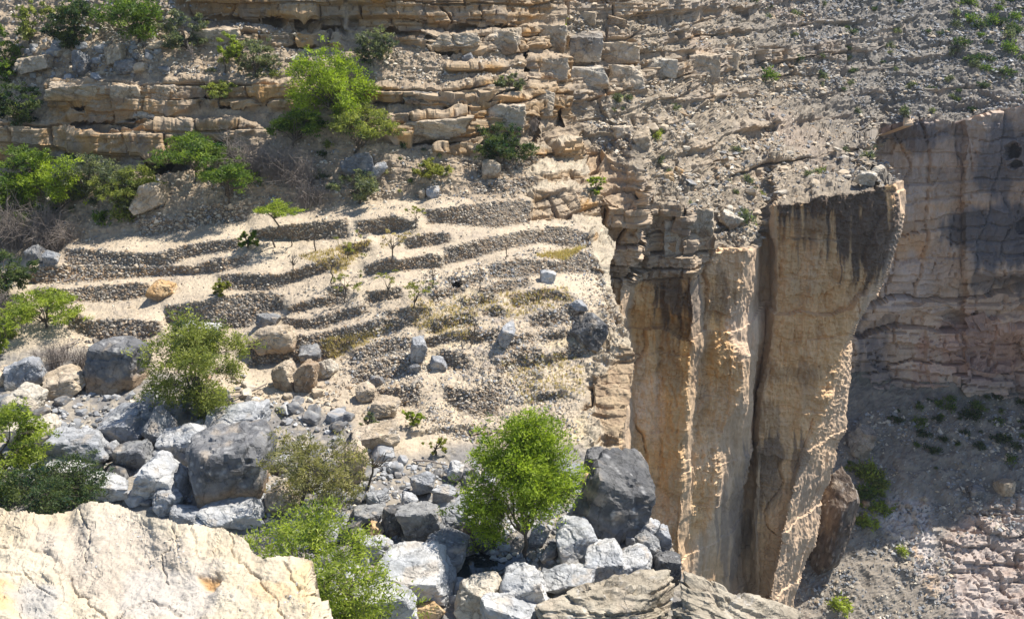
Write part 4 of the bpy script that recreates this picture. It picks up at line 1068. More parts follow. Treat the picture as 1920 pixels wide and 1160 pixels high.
WORDC = {'grey': 'blue grey', 'pale': 'pale', 'mid': 'dark grey', 'dark': 'blackish', 'tan': 'tan', 'buff': 'cream', 'brown': 'brown', 'wgrey': 'warm grey', 'orange': 'orange'}

# ------------------------------------------------------------------ scattered stones
def scatter_pts(sheet, poly, n, rng, avoid=None):
    xs = [p[0] for p in poly]; ys = [p[1] for p in poly]
    out = []
    tot = 0
    while tot < n:
        x = rng.uniform(min(xs), max(xs), n * 2); y = rng.uniform(min(ys), max(ys), n * 2)
        m_ = inpoly(x, y, poly)
        if avoid is not None: m_ &= ~avoid(x, y)
        q = np.stack([x[m_], y[m_]], 1)
        out.append(q); tot += len(q)
        if len(q) == 0: break
    return np.concatenate(out)[:n]

SHAPES0 = []
_rg = np.random.default_rng(55)
for _ in range(16):
    V, F = ICO[0]
    v = V * _rg.uniform(0.5, 1.15, (12, 1)) * np.array([1, _rg.uniform(0.7, 1), _rg.uniform(0.6, 1)]); v = v / np.abs(v).max(0)
    SHAPES0.append(v)
SH0 = np.stack(SHAPES0)

OCT = np.array([(1, 0, 0), (-1, 0, 0), (0, 1, 0), (0, -1, 0), (0, 0, 1), (0, 0, -1)], float)
OCTF = np.array([(0, 2, 4), (2, 1, 4), (1, 3, 4), (3, 0, 4), (2, 0, 5), (1, 2, 5), (3, 1, 5), (0, 3, 5)])
SHO = []
for _ in range(16):
    v = OCT * _rg.uniform(0.75, 1.2, (6, 1)) + _rg.normal(0, 0.22, (6, 3)); SHO.append(v)
SHO = np.stack(SHO)
def stones_mesh(name, C0, size, rng, cols, flat=(0.45, 0.8), mat='stone', simple=False, coursed=False):
    """n low stones joined: C0 (n,3) centres, size (n,) half-width"""
    n = len(C0)
    sh = (SHO if simple else SH0)[rng.integers(0, 16, n)]
    nv = sh.shape[1]
    sc = np.stack([size, size * rng.uniform(0.55, 1.0, n), size * rng.uniform(*flat, n)], 1)
    a = rng.uniform(0, 2 * math.pi, n); tl = rng.normal(0, 0.35, n)
    if coursed: a = rng.normal(0, 0.22, n); tl = rng.normal(0, 0.2, n); sc[:, 1] = size * rng.uniform(0.4, 0.7, n)
    ca, sa, cb, sb = np.cos(a), np.sin(a), np.cos(tl), np.sin(tl)
    v = sh * sc[:, None, :]
    x, y, z = v[..., 0], v[..., 1], v[..., 2]
    x, z = x * cb[:, None] + z * sb[:, None], -x * sb[:, None] + z * cb[:, None]
    x, y = x * ca[:, None] - y * sa[:, None], x * sa[:, None] + y * ca[:, None]
    V = np.stack([x, y, z], -1) + C0[:, None, :]
    F = (OCTF if simple else ICO[0][1])[None] + (np.arange(n) * nv)[:, None, None]
    c = np.repeat(cols, nv, 0)
    return mesh_np(name, V.reshape(-1, 3), F.reshape(-1, 3), c, M[mat], False)

def pal(n, rng, keys):
    """random stone colours from weighted palette"""
    ks = list(keys.items()); w = np.array([k[1] for k in ks], float); w /= w.sum()
    pick = rng.choice(len(ks), n, p=w)
    A = np.array([ROCKC[k[0]][0] for k in ks]); B = np.array([ROCKC[k[0]][1] for k in ks])
    t = rng.uniform(0, 1, n)[:, None]
    return (A[pick] + (B[pick] - A[pick]) * t) * rng.uniform(0.8, 1.2, n)[:, None]

def px_size(sheet, pts):
    Q = sheet.at(pts[:, 0], pts[:, 1]); return Q, np.linalg.norm(Q, axis=1) / FPX

ROCKMESH = {}
def rock_meshes(keys):
    out = []
    for j, key in enumerate(keys):
        if key not in ROCKMESH:
            L_ = []
            for q in range(3):
                rng = np.random.default_rng(77 + q + 10 * j)
                V, F = facet_rock(2, rng, 10)
                V = V + V * (0.06 * fbm(V * 2.0 + q * 3, 3, 340))[:, None]
                L_.append(mesh_np('rock', V, F, rock_colour(V * 2, key, None, q + j), M['stone'], False))
            ROCKMESH[key] = L_
        out += ROCKMESH[key]
    return out

def lone_rocks(sheet, poly, n, smin, smax, keys, label, group, seed, cat='rock', flat=0.7, avoid=None, name='rock', power=2.2):
    rng = np.random.default_rng(seed)
    pts = scatter_pts(sheet, poly, n, rng, avoid)
    Q, mp = px_size(sheet, pts)
    ms = rock_meshes(keys)
    for (p, q, m_) in zip(pts, Q, mp):
        s = smin + (smax - smin) * rng.random() ** power
        r = 0.5 * s * m_
        mi = int(rng.integers(len(ms)))
        o = link(name, ms[mi], None, (q[0], q[1], q[2] + 0.25 * r))
        o.scale = (r, r * rng.uniform(0.7, 1.1), r * rng.uniform(flat - 0.15, flat + 0.25))
        o.rotation_euler = (rng.normal(0, 0.25), rng.normal(0, 0.25), rng.uniform(0, 6.28))
        u = (s - smin) / (smax - smin)
        tag(o, which(p[0], p[1], '%s %s %s' % ('small' if u < 0.25 else ('middling' if u < 0.6 else 'large'), WORDC[keys[mi // 3]], label)), cat, group)

def in_boulders(x, y):
    r = np.zeros(x.shape, bool)
    for b in BOULDERS:
        x0, y0, x1, y1 = b[0]
        r |= (x > x0 + 3) & (x < x1 - 3) & (y > y0 + 4) & (y < y1 - 5)
    return r

WADI = [(0, 735), (150, 742), (300, 745), (430, 745), (520, 755), (650, 780), (690, 840), (760, 860), (900, 870), (1060, 850), (1180, 1010), (1240, 1090), (1250, 1160), (640, 1160), (500, 1000), (230, 950), (0, 930)]
lone_rocks(L, WADI, 180, 13, 46, ['grey', 'pale', 'mid', 'grey', 'mid', 'dark'], 'wadi rock', 'loose rocks on the wadi bed', 900, avoid=in_boulders, power=1.35)
lone_rocks(L, [(640, 700), (660, 780), (520, 750), (430, 740), (440, 690), (560, 745)], 22, 10, 26, ['tan', 'buff', 'mid'], 'loose rock', 'loose rocks at the foot of the terraces', 901, avoid=in_boulders)
lone_rocks(L, [(40, 90), (180, 60), (330, 110), (340, 145), (215, 146), (90, 150), (20, 150)], 45, 9, 26, ['grey', 'mid', 'tan', 'grey'], 'angular block', 'blocks of the upper left rock pile', 902, avoid=in_boulders)
lone_rocks(C, [(1130, 210), (1250, 210), (1440, 330), (1450, 440), (1340, 440), (1220, 330)], 45, 8, 24, ['tan', 'buff', 'mid', 'tan'], 'flat stone', 'slabs on the slope above the buttresses', 903, flat=0.45)
lone_rocks(C, [(1480, 250), (1640, 290), (1690, 335), (1600, 350), (1460, 370)], 24, 8, 24, ['tan', 'buff', 'mid'], 'flat stone', 'slabs on top of the great buttress', 904, flat=0.35)
lone_rocks(H, [(1600, 860), (1720, 900), (1800, 960), (1760, 1000), (1600, 1000)], 10, 8, 18, ['mid', 'tan', 'brown'], 'fallen rock', 'fallen rocks on the valley slope', 905)

def gravel(name, sheet, poly, n, smin, smax, keys, seed, flat=(0.4, 0.8), sink=0.2, power=2.5, avoid=None):
    rng = np.random.default_rng(seed)
    pts = scatter_pts(sheet, poly, n, rng, avoid)
    Q, mp = px_size(sheet, pts)
    cl_ = fbm(np.stack([pts[:, 0] / 55, pts[:, 1] / 34, pts[:, 0] * 0], -1), 3, seed)      # stones gather in fans and patches
    keep = rng.random(len(pts)) < 0.25 + 0.75 * sstep(-0.35, 0.35, cl_)
    if hasattr(sheet, 'band'):                      # little rests on the steep rock bands
        on = sheet.band[np.clip(((pts[:, 1] - sheet.y[0]) / sheet.st).astype(int), 0, len(sheet.y) - 1), np.clip(((pts[:, 0] - sheet.x[0]) / sheet.st).astype(int), 0, len(sheet.x) - 1)]
        keep &= (on < 0.5) | (rng.random(len(pts)) < 0.12)
    pts, Q, mp, cl_ = pts[keep], Q[keep], mp[keep], cl_[keep]
    s = 0.5 * (smin + (smax - smin) * rng.random(len(pts)) ** power * (0.7 + 0.5 * sstep(-0.2, 0.6, cl_))) * mp
    Q = Q + np.stack([0 * s, 0 * s, s * sink], 1)
    me = stones_mesh(name, Q, s * 1.15, rng, pal(len(pts), rng, keys), flat, simple=smax < 12)
    return tag(link(name, me), 'loose stones strewn over the ground', None, None, 'stuff')

gravel('wadi_cobbles', L, WADI, 6500, 4, 18, {'grey': 3, 'pale': 2, 'mid': 2, 'buff': 1}, 910)
gravel('terrace_rubble', L, [(640, 560), (800, 520), (1100, 440), (1150, 560), (1180, 660), (1110, 690), (1110, 830), (900, 830), (700, 800), (640, 700)], 20250, 2, 8, {'buff': 3, 'wgrey': 3, 'tan': 2, 'grey': 2, 'brown': 1}, 911)
gravel('terrace_rubble', L, [(60, 470), (480, 400), (1000, 370), (1100, 440), (800, 530), (640, 600), (470, 640), (300, 620), (120, 640)], 4320, 2, 7, {'buff': 3, 'wgrey': 3, 'tan': 2}, 912)
gravel('terrace_rubble', L, [(100, 640), (300, 620), (480, 690), (640, 690), (700, 800), (520, 760), (300, 700)], 1485, 3, 10, {'buff': 3, 'wgrey': 2, 'tan': 3, 'brown': 1}, 913)
gravel('scree', L, [(-20, 310), (200, 330), (480, 260), (700, 270), (980, 290), (990, 370), (640, 390), (300, 440), (-20, 470)], 4050, 3, 9, {'tan': 3, 'buff': 3, 'wgrey': 2, 'grey': 1}, 914)
gravel('scree', L, [(-20, -20), (340, -20), (640, 90), (680, 160), (980, 120), (980, 140), (690, 170), (560, 150), (340, 145), (90, 150), (-20, 225)], 4860, 3, 10, {'tan': 3, 'buff': 3, 'wgrey': 2, 'grey': 2}, 915)
gravel('scree', L, [(560, 100), (760, 90), (980, 105), (980, 130), (860, 165), (690, 160), (700, 220), (560, 200)], 1890, 3, 10, {'tan': 3, 'buff': 3, 'wgrey': 2}, 916)
gravel('scree', C, [(1060, -20), (1500, -20), (1640, 250), (1690, 330), (1450, 370), (1440, 460), (1345, 440), (1210, 335), (1100, 270)], 14850, 2.5, 11.5, {'tan': 3, 'buff': 3, 'mid': 3, 'brown': 1}, 917, flat=(0.25, 0.6))
gravel('scree', C, [(1400, -20), (1960, -20), (1960, 195), (1800, 220), (1640, 240), (1500, 120)], 10800, 2.5, 9, {'mid': 3, 'grey': 3, 'buff': 1, 'tan': 1}, 918, flat=(0.25, 0.6))
gravel('valley_scree', H, [(1500, 800), (1800, 740), (1940, 740), (1940, 1000), (1790, 1010), (1790, 1160), (1450, 1180)], 7000, 2, 9, {'mid': 3, 'grey': 2, 'buff': 2, 'tan': 1}, 919)

# ------------------------------------------------------------------ dry stone walls
wall_stone_me = rock_meshes(['wgrey', 'tan', 'brown'])
for k, (top, bot, sz, lab) in enumerate(WALLS):
    sz = sz * 0.74
    rng = np.random.default_rng(2000 + k)
    x0 = min(top[0][0], bot[0][0]); x1 = max(top[-1][0], bot[-1][0])
    pts, size, cop = [], [], []
    x = x0
    hmax = max(pl(bot, xx) - pl(top, xx) for xx in np.linspace(x0, x1, 20))
    nrow = max(2, int(round((hmax + 4) / (sz * 0.72))))
    for r in range(nrow):
        x = x0 + rng.uniform(0, sz)
        while x < x1:
            t, b = pl(top, x), pl(bot, x)
            rows_here = (b - t + 3) / (sz * 0.72)
            if r < rows_here + rng.uniform(-0.4, 0.7):
                y = t - 1.5 + (b - t + 3) * (r + 0.5) / max(rows_here, 1.0) + rng.normal(0, 0.9)
                s = sz * rng.uniform(0.65, 1.25)
                pts.append((x, min(y, b + 2.5))); size.append(s * (1.12 if r == 0 else 1.0)); cop.append(r == 0)
            x += sz * rng.uniform(0.75, 1.15)
    pts = np.array(pts); size = np.array(size)
    Q, mp = px_size(L, pts)
    root = bpy.data.objects.new('dry_stone_wall', None)
    COL.objects.link(root)
    base = L.at((x0 + x1) / 2, pl(bot, (x0 + x1) / 2))
    root.location = tuple(base)
    tag(root, lab, 'stone wall', 'dry stone terrace walls')
    big = np.argsort(-size)[:16]
    isb = np.zeros(len(size), bool); isb[big] = True
    half = 0.5 * size * mp
    Qs = Q + np.stack([0 * half, -0.02 * half, 0 * half], 1)
    warm = rng.uniform(0, 1)
    cols = pal(len(pts), rng, {'wgrey': 4, 'brown': 2 + warm, 'tan': 1.2, 'buff': 1.0})
    cop = np.array(cop); cols[cop] = mix(cols[cop], (0.42, 0.37, 0.30), 0.6 * np.ones(cop.sum()))      # dusty capping course
    me = stones_mesh('coursed_stones', (Qs - base)[~isb], (half * 1.08)[~isb], rng, cols[~isb], (0.5, 0.85), coursed=True)
    tag(link('coursed_stones', me, root), kind='stuff')
    for i in big:
        o = link('stone', wall_stone_me[rng.integers(len(wall_stone_me))], root, tuple(Qs[i] - base))
        h_ = half[i] * 1.12
        o.scale = (h_ * 1.15, h_ * 0.7, h_ * 0.8); o.rotation_euler = (rng.normal(0, 0.2), rng.normal(0, 0.2), rng.normal(0, 0.5))

gravel('ledge_chips', N, [(60, 985), (220, 960), (330, 1005), (440, 1060), (600, 1090), (600, 1160), (380, 1160), (220, 1160), (120, 1090), (60, 1020)], 1500, 1.5, 6, {'buff': 4, 'pale': 2, 'wgrey': 1}, 930, flat=(0.15, 0.4), sink=0.0, power=3.5)
# ------------------------------------------------------------------ plants
def tubes(segs, sides=5):
    """segs: list of (p0, r0, p1, r1)"""
    A = np.array([s[0] for s in segs]); B = np.array([s[2] for s in segs])
    ra = np.array([s[1] for s in segs]); rb = np.array([s[3] for s in segs])
    d = B - A; ln = np.linalg.norm(d, axis=1, keepdims=True); d = d / np.maximum(ln, 1e-6)
    ref = np.where(np.abs(d[:, 2:3]) > 0.9, np.array([[1.0, 0, 0]]), np.array([[0, 0, 1.0]]))
    u = np.cross(d, ref); u /= np.maximum(np.linalg.norm(u, axis=1, keepdims=True), 1e-6)
    v = np.cross(d, u)
    th = np.arange(sides) * 2 * math.pi / sides
    ring = np.cos(th)[None, :, None] * u[:, None, :] + np.sin(th)[None, :, None] * v[:, None, :]
    V = np.concatenate([A[:, None] + ring * ra[:, None, None], B[:, None] + ring * rb[:, None, None]], 1)
    n = len(segs)
    k = np.arange(sides); k2 = (k + 1) % sides
    F = np.stack([k, k2, k2 + sides, k + sides], 1)[None] + (np.arange(n) * 2 * sides)[:, None, None]
    return V.reshape(-1, 3), F.reshape(-1, 4)

def limb(p, q, r0, r1, rng, segs, n=4, wob=0.10):
    pts = [p]
    ln = np.linalg.norm(q - p)
    for i in range(1, n + 1):
        t = i / n
        pts.append(p + (q - p) * t + (rng.normal(0, wob * ln, 3) * (1 if i < n else 0.2)) * math.sin(math.pi * min(t, 0.95)))
    for i in range(n):
        a, b = i / n, (i + 1) / n
        segs.append((pts[i], r0 + (r1 - r0) * a, pts[i + 1], r0 + (r1 - r0) * b))
    return pts

def leaves_mesh(tips, dirs, per, spread, ln, wd, rng, base, var, droop=0.0):
    n = len(tips) * per
    c = np.repeat(tips, per, 0) + rng.normal(0, 1, (n, 3)) * spread
    dd = np.repeat(dirs, per, 0) + rng.normal(0, 0.7, (n, 3)); dd[:, 2] -= droop
    dd /= np.maximum(np.linalg.norm(dd, axis=1, keepdims=True), 1e-6)
    up = rng.normal(0, 1, (n, 3)) + np.array([0, 0, 0.8])
    s = np.cross(dd, up); s /= np.maximum(np.linalg.norm(s, axis=1, keepdims=True), 1e-6)
    l = ln * rng.uniform(0.6, 1.3, (n, 1)); w = wd * rng.uniform(0.6, 1.3, (n, 1))
    V = np.stack([c - dd * l * 0.4 - s * w * 0.6, c - dd * l * 0.4 + s * w * 0.6, c + dd * l * 0.7], 1).reshape(-1, 3)
    F = np.arange(n * 3).reshape(n, 3)
    tc = np.repeat(rng.normal(0, 1, (len(tips), 1)), per, 0)
    col = np.array(base)[None] * (1 + var * 0.6 * tc + var * 0.5 * rng.normal(0, 1, (n, 1)))
    col = col + np.array([0.02, 0.012, 0.0])[None] * tc
    return V, F, np.repeat(np.clip(col, 0.01, 0.6), 3, 0)

LEAFC = {'bright': (0.225, 0.295, 0.032), 'green': (0.105, 0.160, 0.028), 'dark': (0.060, 0.090, 0.034), 'olive': (0.20, 0.225, 0.06), 'brownish': (0.21, 0.20, 0.085),
         'greygreen': (0.145, 0.165, 0.10), 'lime': (0.225, 0.275, 0.045), 'yellow': (0.21, 0.22, 0.055), 'straw': (0.40, 0.32, 0.17)}

def make_tree(name, box, base, color, nleaf, label, cat, seed, sheet=None, shape='round', leaf_px=4.2, dens=1.0, trunk_px=5.0, group=None, droop=0.1, mat='bark', limbs=None, Yoff=-0.3, depth=0.85, lumps=9):
    """box: crown outline, base: foot of the trunk, both as sighted; built in metres at the depth of the foot"""
    sheet = sheet or L
    rng = np.random.default_rng(5000 + seed)
    x0, y0, x1, y1 = box
    B = np.array(sheet.at(base[0], base[1])); B = B + np.array([0, 0, -0.1])
    mp = np.linalg.norm(B) / FPX
    Yc = B[1] + Yoff
    C0 = unproj((x0 + x1) / 2, (y0 + y1) / 2, Yc).reshape(3) - B
    R = np.array([(x1 - x0) * mp / 2, (x1 - x0) * mp / 2 * depth, (y1 - y0) * mp / 2])
    root = bpy.data.objects.new(name, None); COL.objects.link(root); root.location = tuple(B)
    tag(root, label, cat, group)
    if nleaf > 700: lumps = int(lumps * 1.8)
    segs = []
    # lumps: sub-crowns inside the outline, so that the outline is uneven and the sky side shows gaps
    LC, LR = [], []
    for i in range(lumps):
        for _ in range(30):
            v = rng.uniform(-1, 1, 3)
            if np.linalg.norm(v) < 1 and (shape != 'flat' or v[2] > -0.4): break
        if shape == 'cone': v[:2] *= (1 - 0.45 * max(v[2], 0)) * 1.0
        r = rng.uniform(0.20, 0.38)
        LC.append(v * (1 - r * 0.85)); LR.append(r)
    LC, LR = np.array(LC), np.array(LR)
    nleaf = int(nleaf * (1.35 if name != 'broadleaf_shrub' else 1.6))
    ntip = max(8, int(nleaf / 26))
    pick = rng.choice(lumps, ntip, p=(LR ** 2) / (LR ** 2).sum())
    d = rng.normal(size=(ntip, 3)); d /= np.linalg.norm(d, axis=1, keepdims=True)
    rad = rng.uniform(0.1, 1.0, ntip) ** 0.55
    loc = LC[pick] + d * (LR[pick] * rad)[:, None]
    if shape == 'flat': loc[:, 2] = loc[:, 2] * 0.8 + 0.25 * (1 - (loc[:, 0] ** 2 + loc[:, 1] ** 2))
    loc = loc / np.maximum(np.percentile(np.abs(loc), 97, axis=0), 0.3)
    over = np.linalg.norm(loc, axis=1); loc = np.where(over[:, None] > 1.25, loc / over[:, None] * 1.25, loc)
    stray = rng.random(ntip) < 0.16
    loc = np.where(stray[:, None], loc * rng.uniform(1.0, 1.36, (ntip, 1)), loc)
    tips = C0 + loc * R
    # skeleton
    h = C0[2]
    fork = np.array([C0[0] * 0.35, C0[1] * 0.35, max(h - R[2] * (0.75 if shape != 'flat' else 0.9), 0.12 * h)])
    tr = trunk_px * mp / 2
    if mat: limb(np.zeros(3), fork, tr, tr * 0.75, rng, segs, 4, 0.06)
    hubs = []
    for i in range(lumps):
        q = C0 + LC[i] * R * 0.9
        pp = limb(fork, q, tr * 0.6, tr * 0.16, rng, segs, 4, 0.07)
        hubs.append(q)
    hubs = np.array(hubs)
    sel = rng.choice(ntip, min(ntip, max(30, ntip // 3)), replace=False)
    for i in sel:
        limb(hubs[pick[i]], tips[i], tr * 0.15, tr * 0.05, rng, segs, 2, 0.08)
    V, F = tubes(segs, 5)
    link('trunk', mesh_np('trunk', V, F, None, M[mat], True), root)
    if nleaf > 0:
        dirs = d * np.array([1, 1, 0.6]) + np.array([0, 0, 0.25])
        sp = np.array([1, 1, 0.7]) * (R.mean() * 0.075)
        if shape == 'flat': sp = np.array([1, 1, 0.35]) * (R.mean() * 0.12)
        V, F, c = leaves_mesh(tips, dirs, 26, sp, 1.25 * leaf_px * mp, leaf_px * mp * 0.42, rng, LEAFC[color], 0.36, droop)
        link('crown', mesh_np('crown', V, F, c, M['leaf'], False), root)
    return root

TREES = [
    ('broadleaf_tree', (556, 100, 698, 216), (630, 222), 'bright', 9500, 'bright green tree against the upper rock bands', 'tree', dict(lumps=11, trunk_px=7)),
    ('broadleaf_tree', (894, 800, 1078, 1044), (985, 1040), 'bright', 27000, 'large bright green tree among the boulders beside the pool', 'tree', dict(lumps=8, trunk_px=9, leaf_px=5.2, shape='cone')),
    ('broadleaf_tree', (284, 616, 436, 772), (366, 778), 'olive', 16000, 'olive green feathery tree above the boulder field', 'tree', dict(lumps=10, trunk_px=6, leaf_px=4.5)),
    ('broadleaf_tree', (504, 812, 668, 942), (566, 955), 'brownish', 6200, 'thin brownish olive tree right of the massive dark boulder', 'tree', dict(lumps=11, trunk_px=7, leaf_px=4.5)),
    ('broadleaf_shrub', (440, 988, 704, 1180), (610, 1190), 'lime', 15000, 'lime green shrub behind the right end of the near ledge', 'shrub', dict(lumps=16, trunk_px=8, leaf_px=6)),
    ('broadleaf_tree', (-50, 780, 64, 905), (0, 925), 'lime', 7000, 'yellow green tree cut by the left edge above the near ledge', 'tree', dict(lumps=9, trunk_px=7, leaf_px=5)),
    ('broadleaf_shrub', (-20, 888, 164, 962), (70, 966), 'dark', 8000, 'low grey green shrub on the rim of the near ledge', 'shrub', dict(lumps=12, trunk_px=4, leaf_px=4.5)),
    ('acacia_tree', (314, 262, 434, 322), (365, 340), 'green', 4800, 'dark flat topped acacia in front of the cave', 'tree', dict(shape='flat', lumps=9)),
    ('acacia_tree', (384, 310, 474, 374), (430, 384), 'green', 4000, 'flat topped acacia lower right of the cave', 'tree', dict(shape='flat', lumps=8)),
    ('acacia_tree', (514, 212, 602, 268), (548, 276), 'green', 3600, 'flat topped acacia left of the bright green upper tree', 'tree', dict(shape='flat', lumps=8)),
    ('broadleaf_shrub', (628, 208, 738, 282), (664, 286), 'olive', 3600, 'olive shrub just below the bright green upper tree', 'shrub', dict(lumps=9, shape='flat')),
    ('broadleaf_shrub', (54, 308, 164, 400), (120, 402), 'bright', 5200, 'bright green bush among the grey ones on the left', 'shrub', dict(lumps=8)),
    ('broadleaf_shrub', (16, 280, 108, 350), (60, 356), 'green', 3800, 'green bush behind the bright one on the left', 'shrub', dict(lumps=8)),
    ('broadleaf_shrub', (100, 290, 230, 360), (165, 372), 'greygreen', 4800, 'wide grey green bush below the fluted left cliff', 'shrub', dict(lumps=10)),
    ('broadleaf_shrub', (190, 318, 282, 382), (232, 392), 'olive', 3200, 'olive bush left of the smooth tan slab', 'shrub', dict(lumps=8)),
    ('broadleaf_shrub', (-30, 330, 60, 420), (20, 430), 'green', 3600, 'green bush at the left edge above the dry thicket', 'shrub', dict(lumps=8)),
    ('broadleaf_tree', (104, 8, 182, 78), (142, 88), 'dark', 3800, 'dark green tree in the upper left corner', 'tree', dict(lumps=8, trunk_px=5)),
    ('broadleaf_tree', (198, 4, 318, 76), (262, 80), 'green', 5200, 'wide green tree at the top left', 'tree', dict(lumps=10, trunk_px=5)),
    ('broadleaf_shrub', (314, 32, 382, 92), (350, 96), 'greygreen', 2600, 'grey green bush right of the wide green tree at the top left', 'shrub', dict(lumps=7)),
    ('broadleaf_tree', (26, 8, 86, 66), (58, 84), 'olive', 1300, 'thin olive tree near the upper left corner', 'tree', dict(lumps=7, trunk_px=4)),
    ('broadleaf_shrub', (-20, 66, 38, 140), (8, 140), 'green', 2600, 'green bush cut by the left edge above the rock bands', 'shrub', dict(lumps=7)),
    ('broadleaf_shrub', (-10, 168, 68, 228), (30, 232), 'dark', 2800, 'dark bush on the ledge at the left edge', 'shrub', dict(lumps=7)),
    ('broadleaf_shrub', (398, 68, 450, 110), (418, 134), 'lime', 1100, 'pale lime sapling on the upper slope', 'shrub', dict(lumps=6, trunk_px=3)),
    ('broadleaf_shrub', (446, 84, 514, 142), (478, 144), 'greygreen', 2000, 'grey green bush above the left cliff', 'shrub', dict(lumps=7)),
    ('broadleaf_shrub', (666, 52, 734, 112), (702, 114), 'greygreen', 2200, 'grey green bush on the upper middle scree', 'shrub', dict(lumps=7)),
    ('broadleaf_shrub', (896, 240, 994, 298), (944, 300), 'dark', 4600, 'dark green bush at the foot of the rock pinnacle', 'shrub', dict(lumps=10)),
    ('broadleaf_shrub', (382, 158, 436, 188), (410, 196), 'olive', 900, 'small olive bush on the left cliff face', 'shrub', dict(lumps=6, shape='flat')),
    ('broadleaf_shrub', (934, 140, 982, 172), (958, 172), 'greygreen', 1200, 'grey green bush tucked left of the pinnacle', 'shrub', dict(lumps=6)),
    ('broadleaf_shrub', (634, 324, 714, 376), (674, 382), 'greygreen', 2200, 'silvery bush above the terraces below the grey outcrop', 'shrub', dict(lumps=8)),
    ('broadleaf_shrub', (770, 304, 838, 334), (806, 336), 'yellow', 1700, 'yellow green bush on the slope above the path', 'shrub', dict(lumps=7)),
    ('broadleaf_shrub', (30, 556, 136, 606), (86, 614), 'lime', 3000, 'light green bush at the left end of the terraces', 'shrub', dict(lumps=8, shape='flat')),
    ('broadleaf_shrub', (-30, 590, 26, 652), (0, 662), 'lime', 1900, 'light green bush cut by the left edge beside the terraces', 'shrub', dict(lumps=6)),
    ('broadleaf_shrub', (-30, 476, 58, 546), (14, 552), 'dark', 2800, 'dark leafy bush at the left edge beside the upper walls', 'shrub', dict(lumps=8)),
    ('acacia_tree', (476, 381, 554, 412), (517, 464), 'lime', 1900, 'small bright umbrella shaped acacia on the upper terraces', 'tree', dict(shape='flat', lumps=8, trunk_px=4, leaf_px=3.6)),
    ('sapling_tree', (622, 508, 676, 548), (646, 566), 'yellow', 520, 'sparse yellow green sapling left of the long terrace walls', 'tree', dict(lumps=7, trunk_px=3, leaf_px=3)),
    ('sapling_tree', (762, 532, 812, 572), (772, 590), 'yellow', 620, 'sparse green sapling leaning right in the middle of the terraces', 'tree', dict(lumps=7, trunk_px=3.4, leaf_px=3, shape='flat')),
    ('sapling_tree', (706, 508, 752, 548), (728, 562), 'yellow', 260, 'thin sapling between the two sparse green ones', 'tree', dict(lumps=6, trunk_px=2.6, leaf_px=3, shape='flat')),
    ('sapling_tree', (708, 430, 768, 474), (736, 490), 'straw', 420, 'leafless brown tree with a round head on the terraces', 'tree', dict(lumps=9, trunk_px=3.4, leaf_px=3)),
    ('sapling_tree', (632, 436, 684, 478), (652, 484), 'yellow', 320, 'thin yellowish sapling left of the leafless brown tree', 'tree', dict(lumps=6, trunk_px=2.4, leaf_px=3)),
    ('sapling_tree', (762, 388, 800, 420), (780, 428), 'yellow', 260, 'wispy sapling against the topmost low wall', 'tree', dict(lumps=6, trunk_px=2.4, leaf_px=3)),
    ('broadleaf_shrub', (396, 520, 428, 552), (412, 553), 'yellow', 900, 'small yellow green bush below the curved dark wall', 'shrub', dict(lumps=6)),
    ('broadleaf_shrub', (450, 432, 482, 462), (464, 464), 'green', 900, 'green bush beside the small umbrella acacia', 'shrub', dict(lumps=6)),
    ('broadleaf_shrub', (756, 768, 794, 796), (776, 797), 'lime', 700, 'small lime bush above the tan wedge boulder', 'shrub', dict(lumps=6)),
    ('broadleaf_shrub', (800, 822, 834, 848), (816, 850), 'yellow', 500, 'small yellow bush below the sandy bank', 'shrub', dict(lumps=6)),
    ('broadleaf_shrub', (676, 774, 704, 800), (690, 801), 'greygreen', 500, 'tiny grey green bush below the long low tan boulder', 'shrub', dict(lumps=5)),
    ('broadleaf_shrub', (1106, 332, 1136, 364), (1112, 366), 'lime', 700, 'bright bush clinging to the brink beside the layered outcrop', 'shrub', dict(lumps=6)),
]
for i, (nm, box, base, colr, nl, lab, cat, kw) in enumerate(TREES):
    make_tree(nm, box, base, colr, nl, lab, cat, i, **kw)

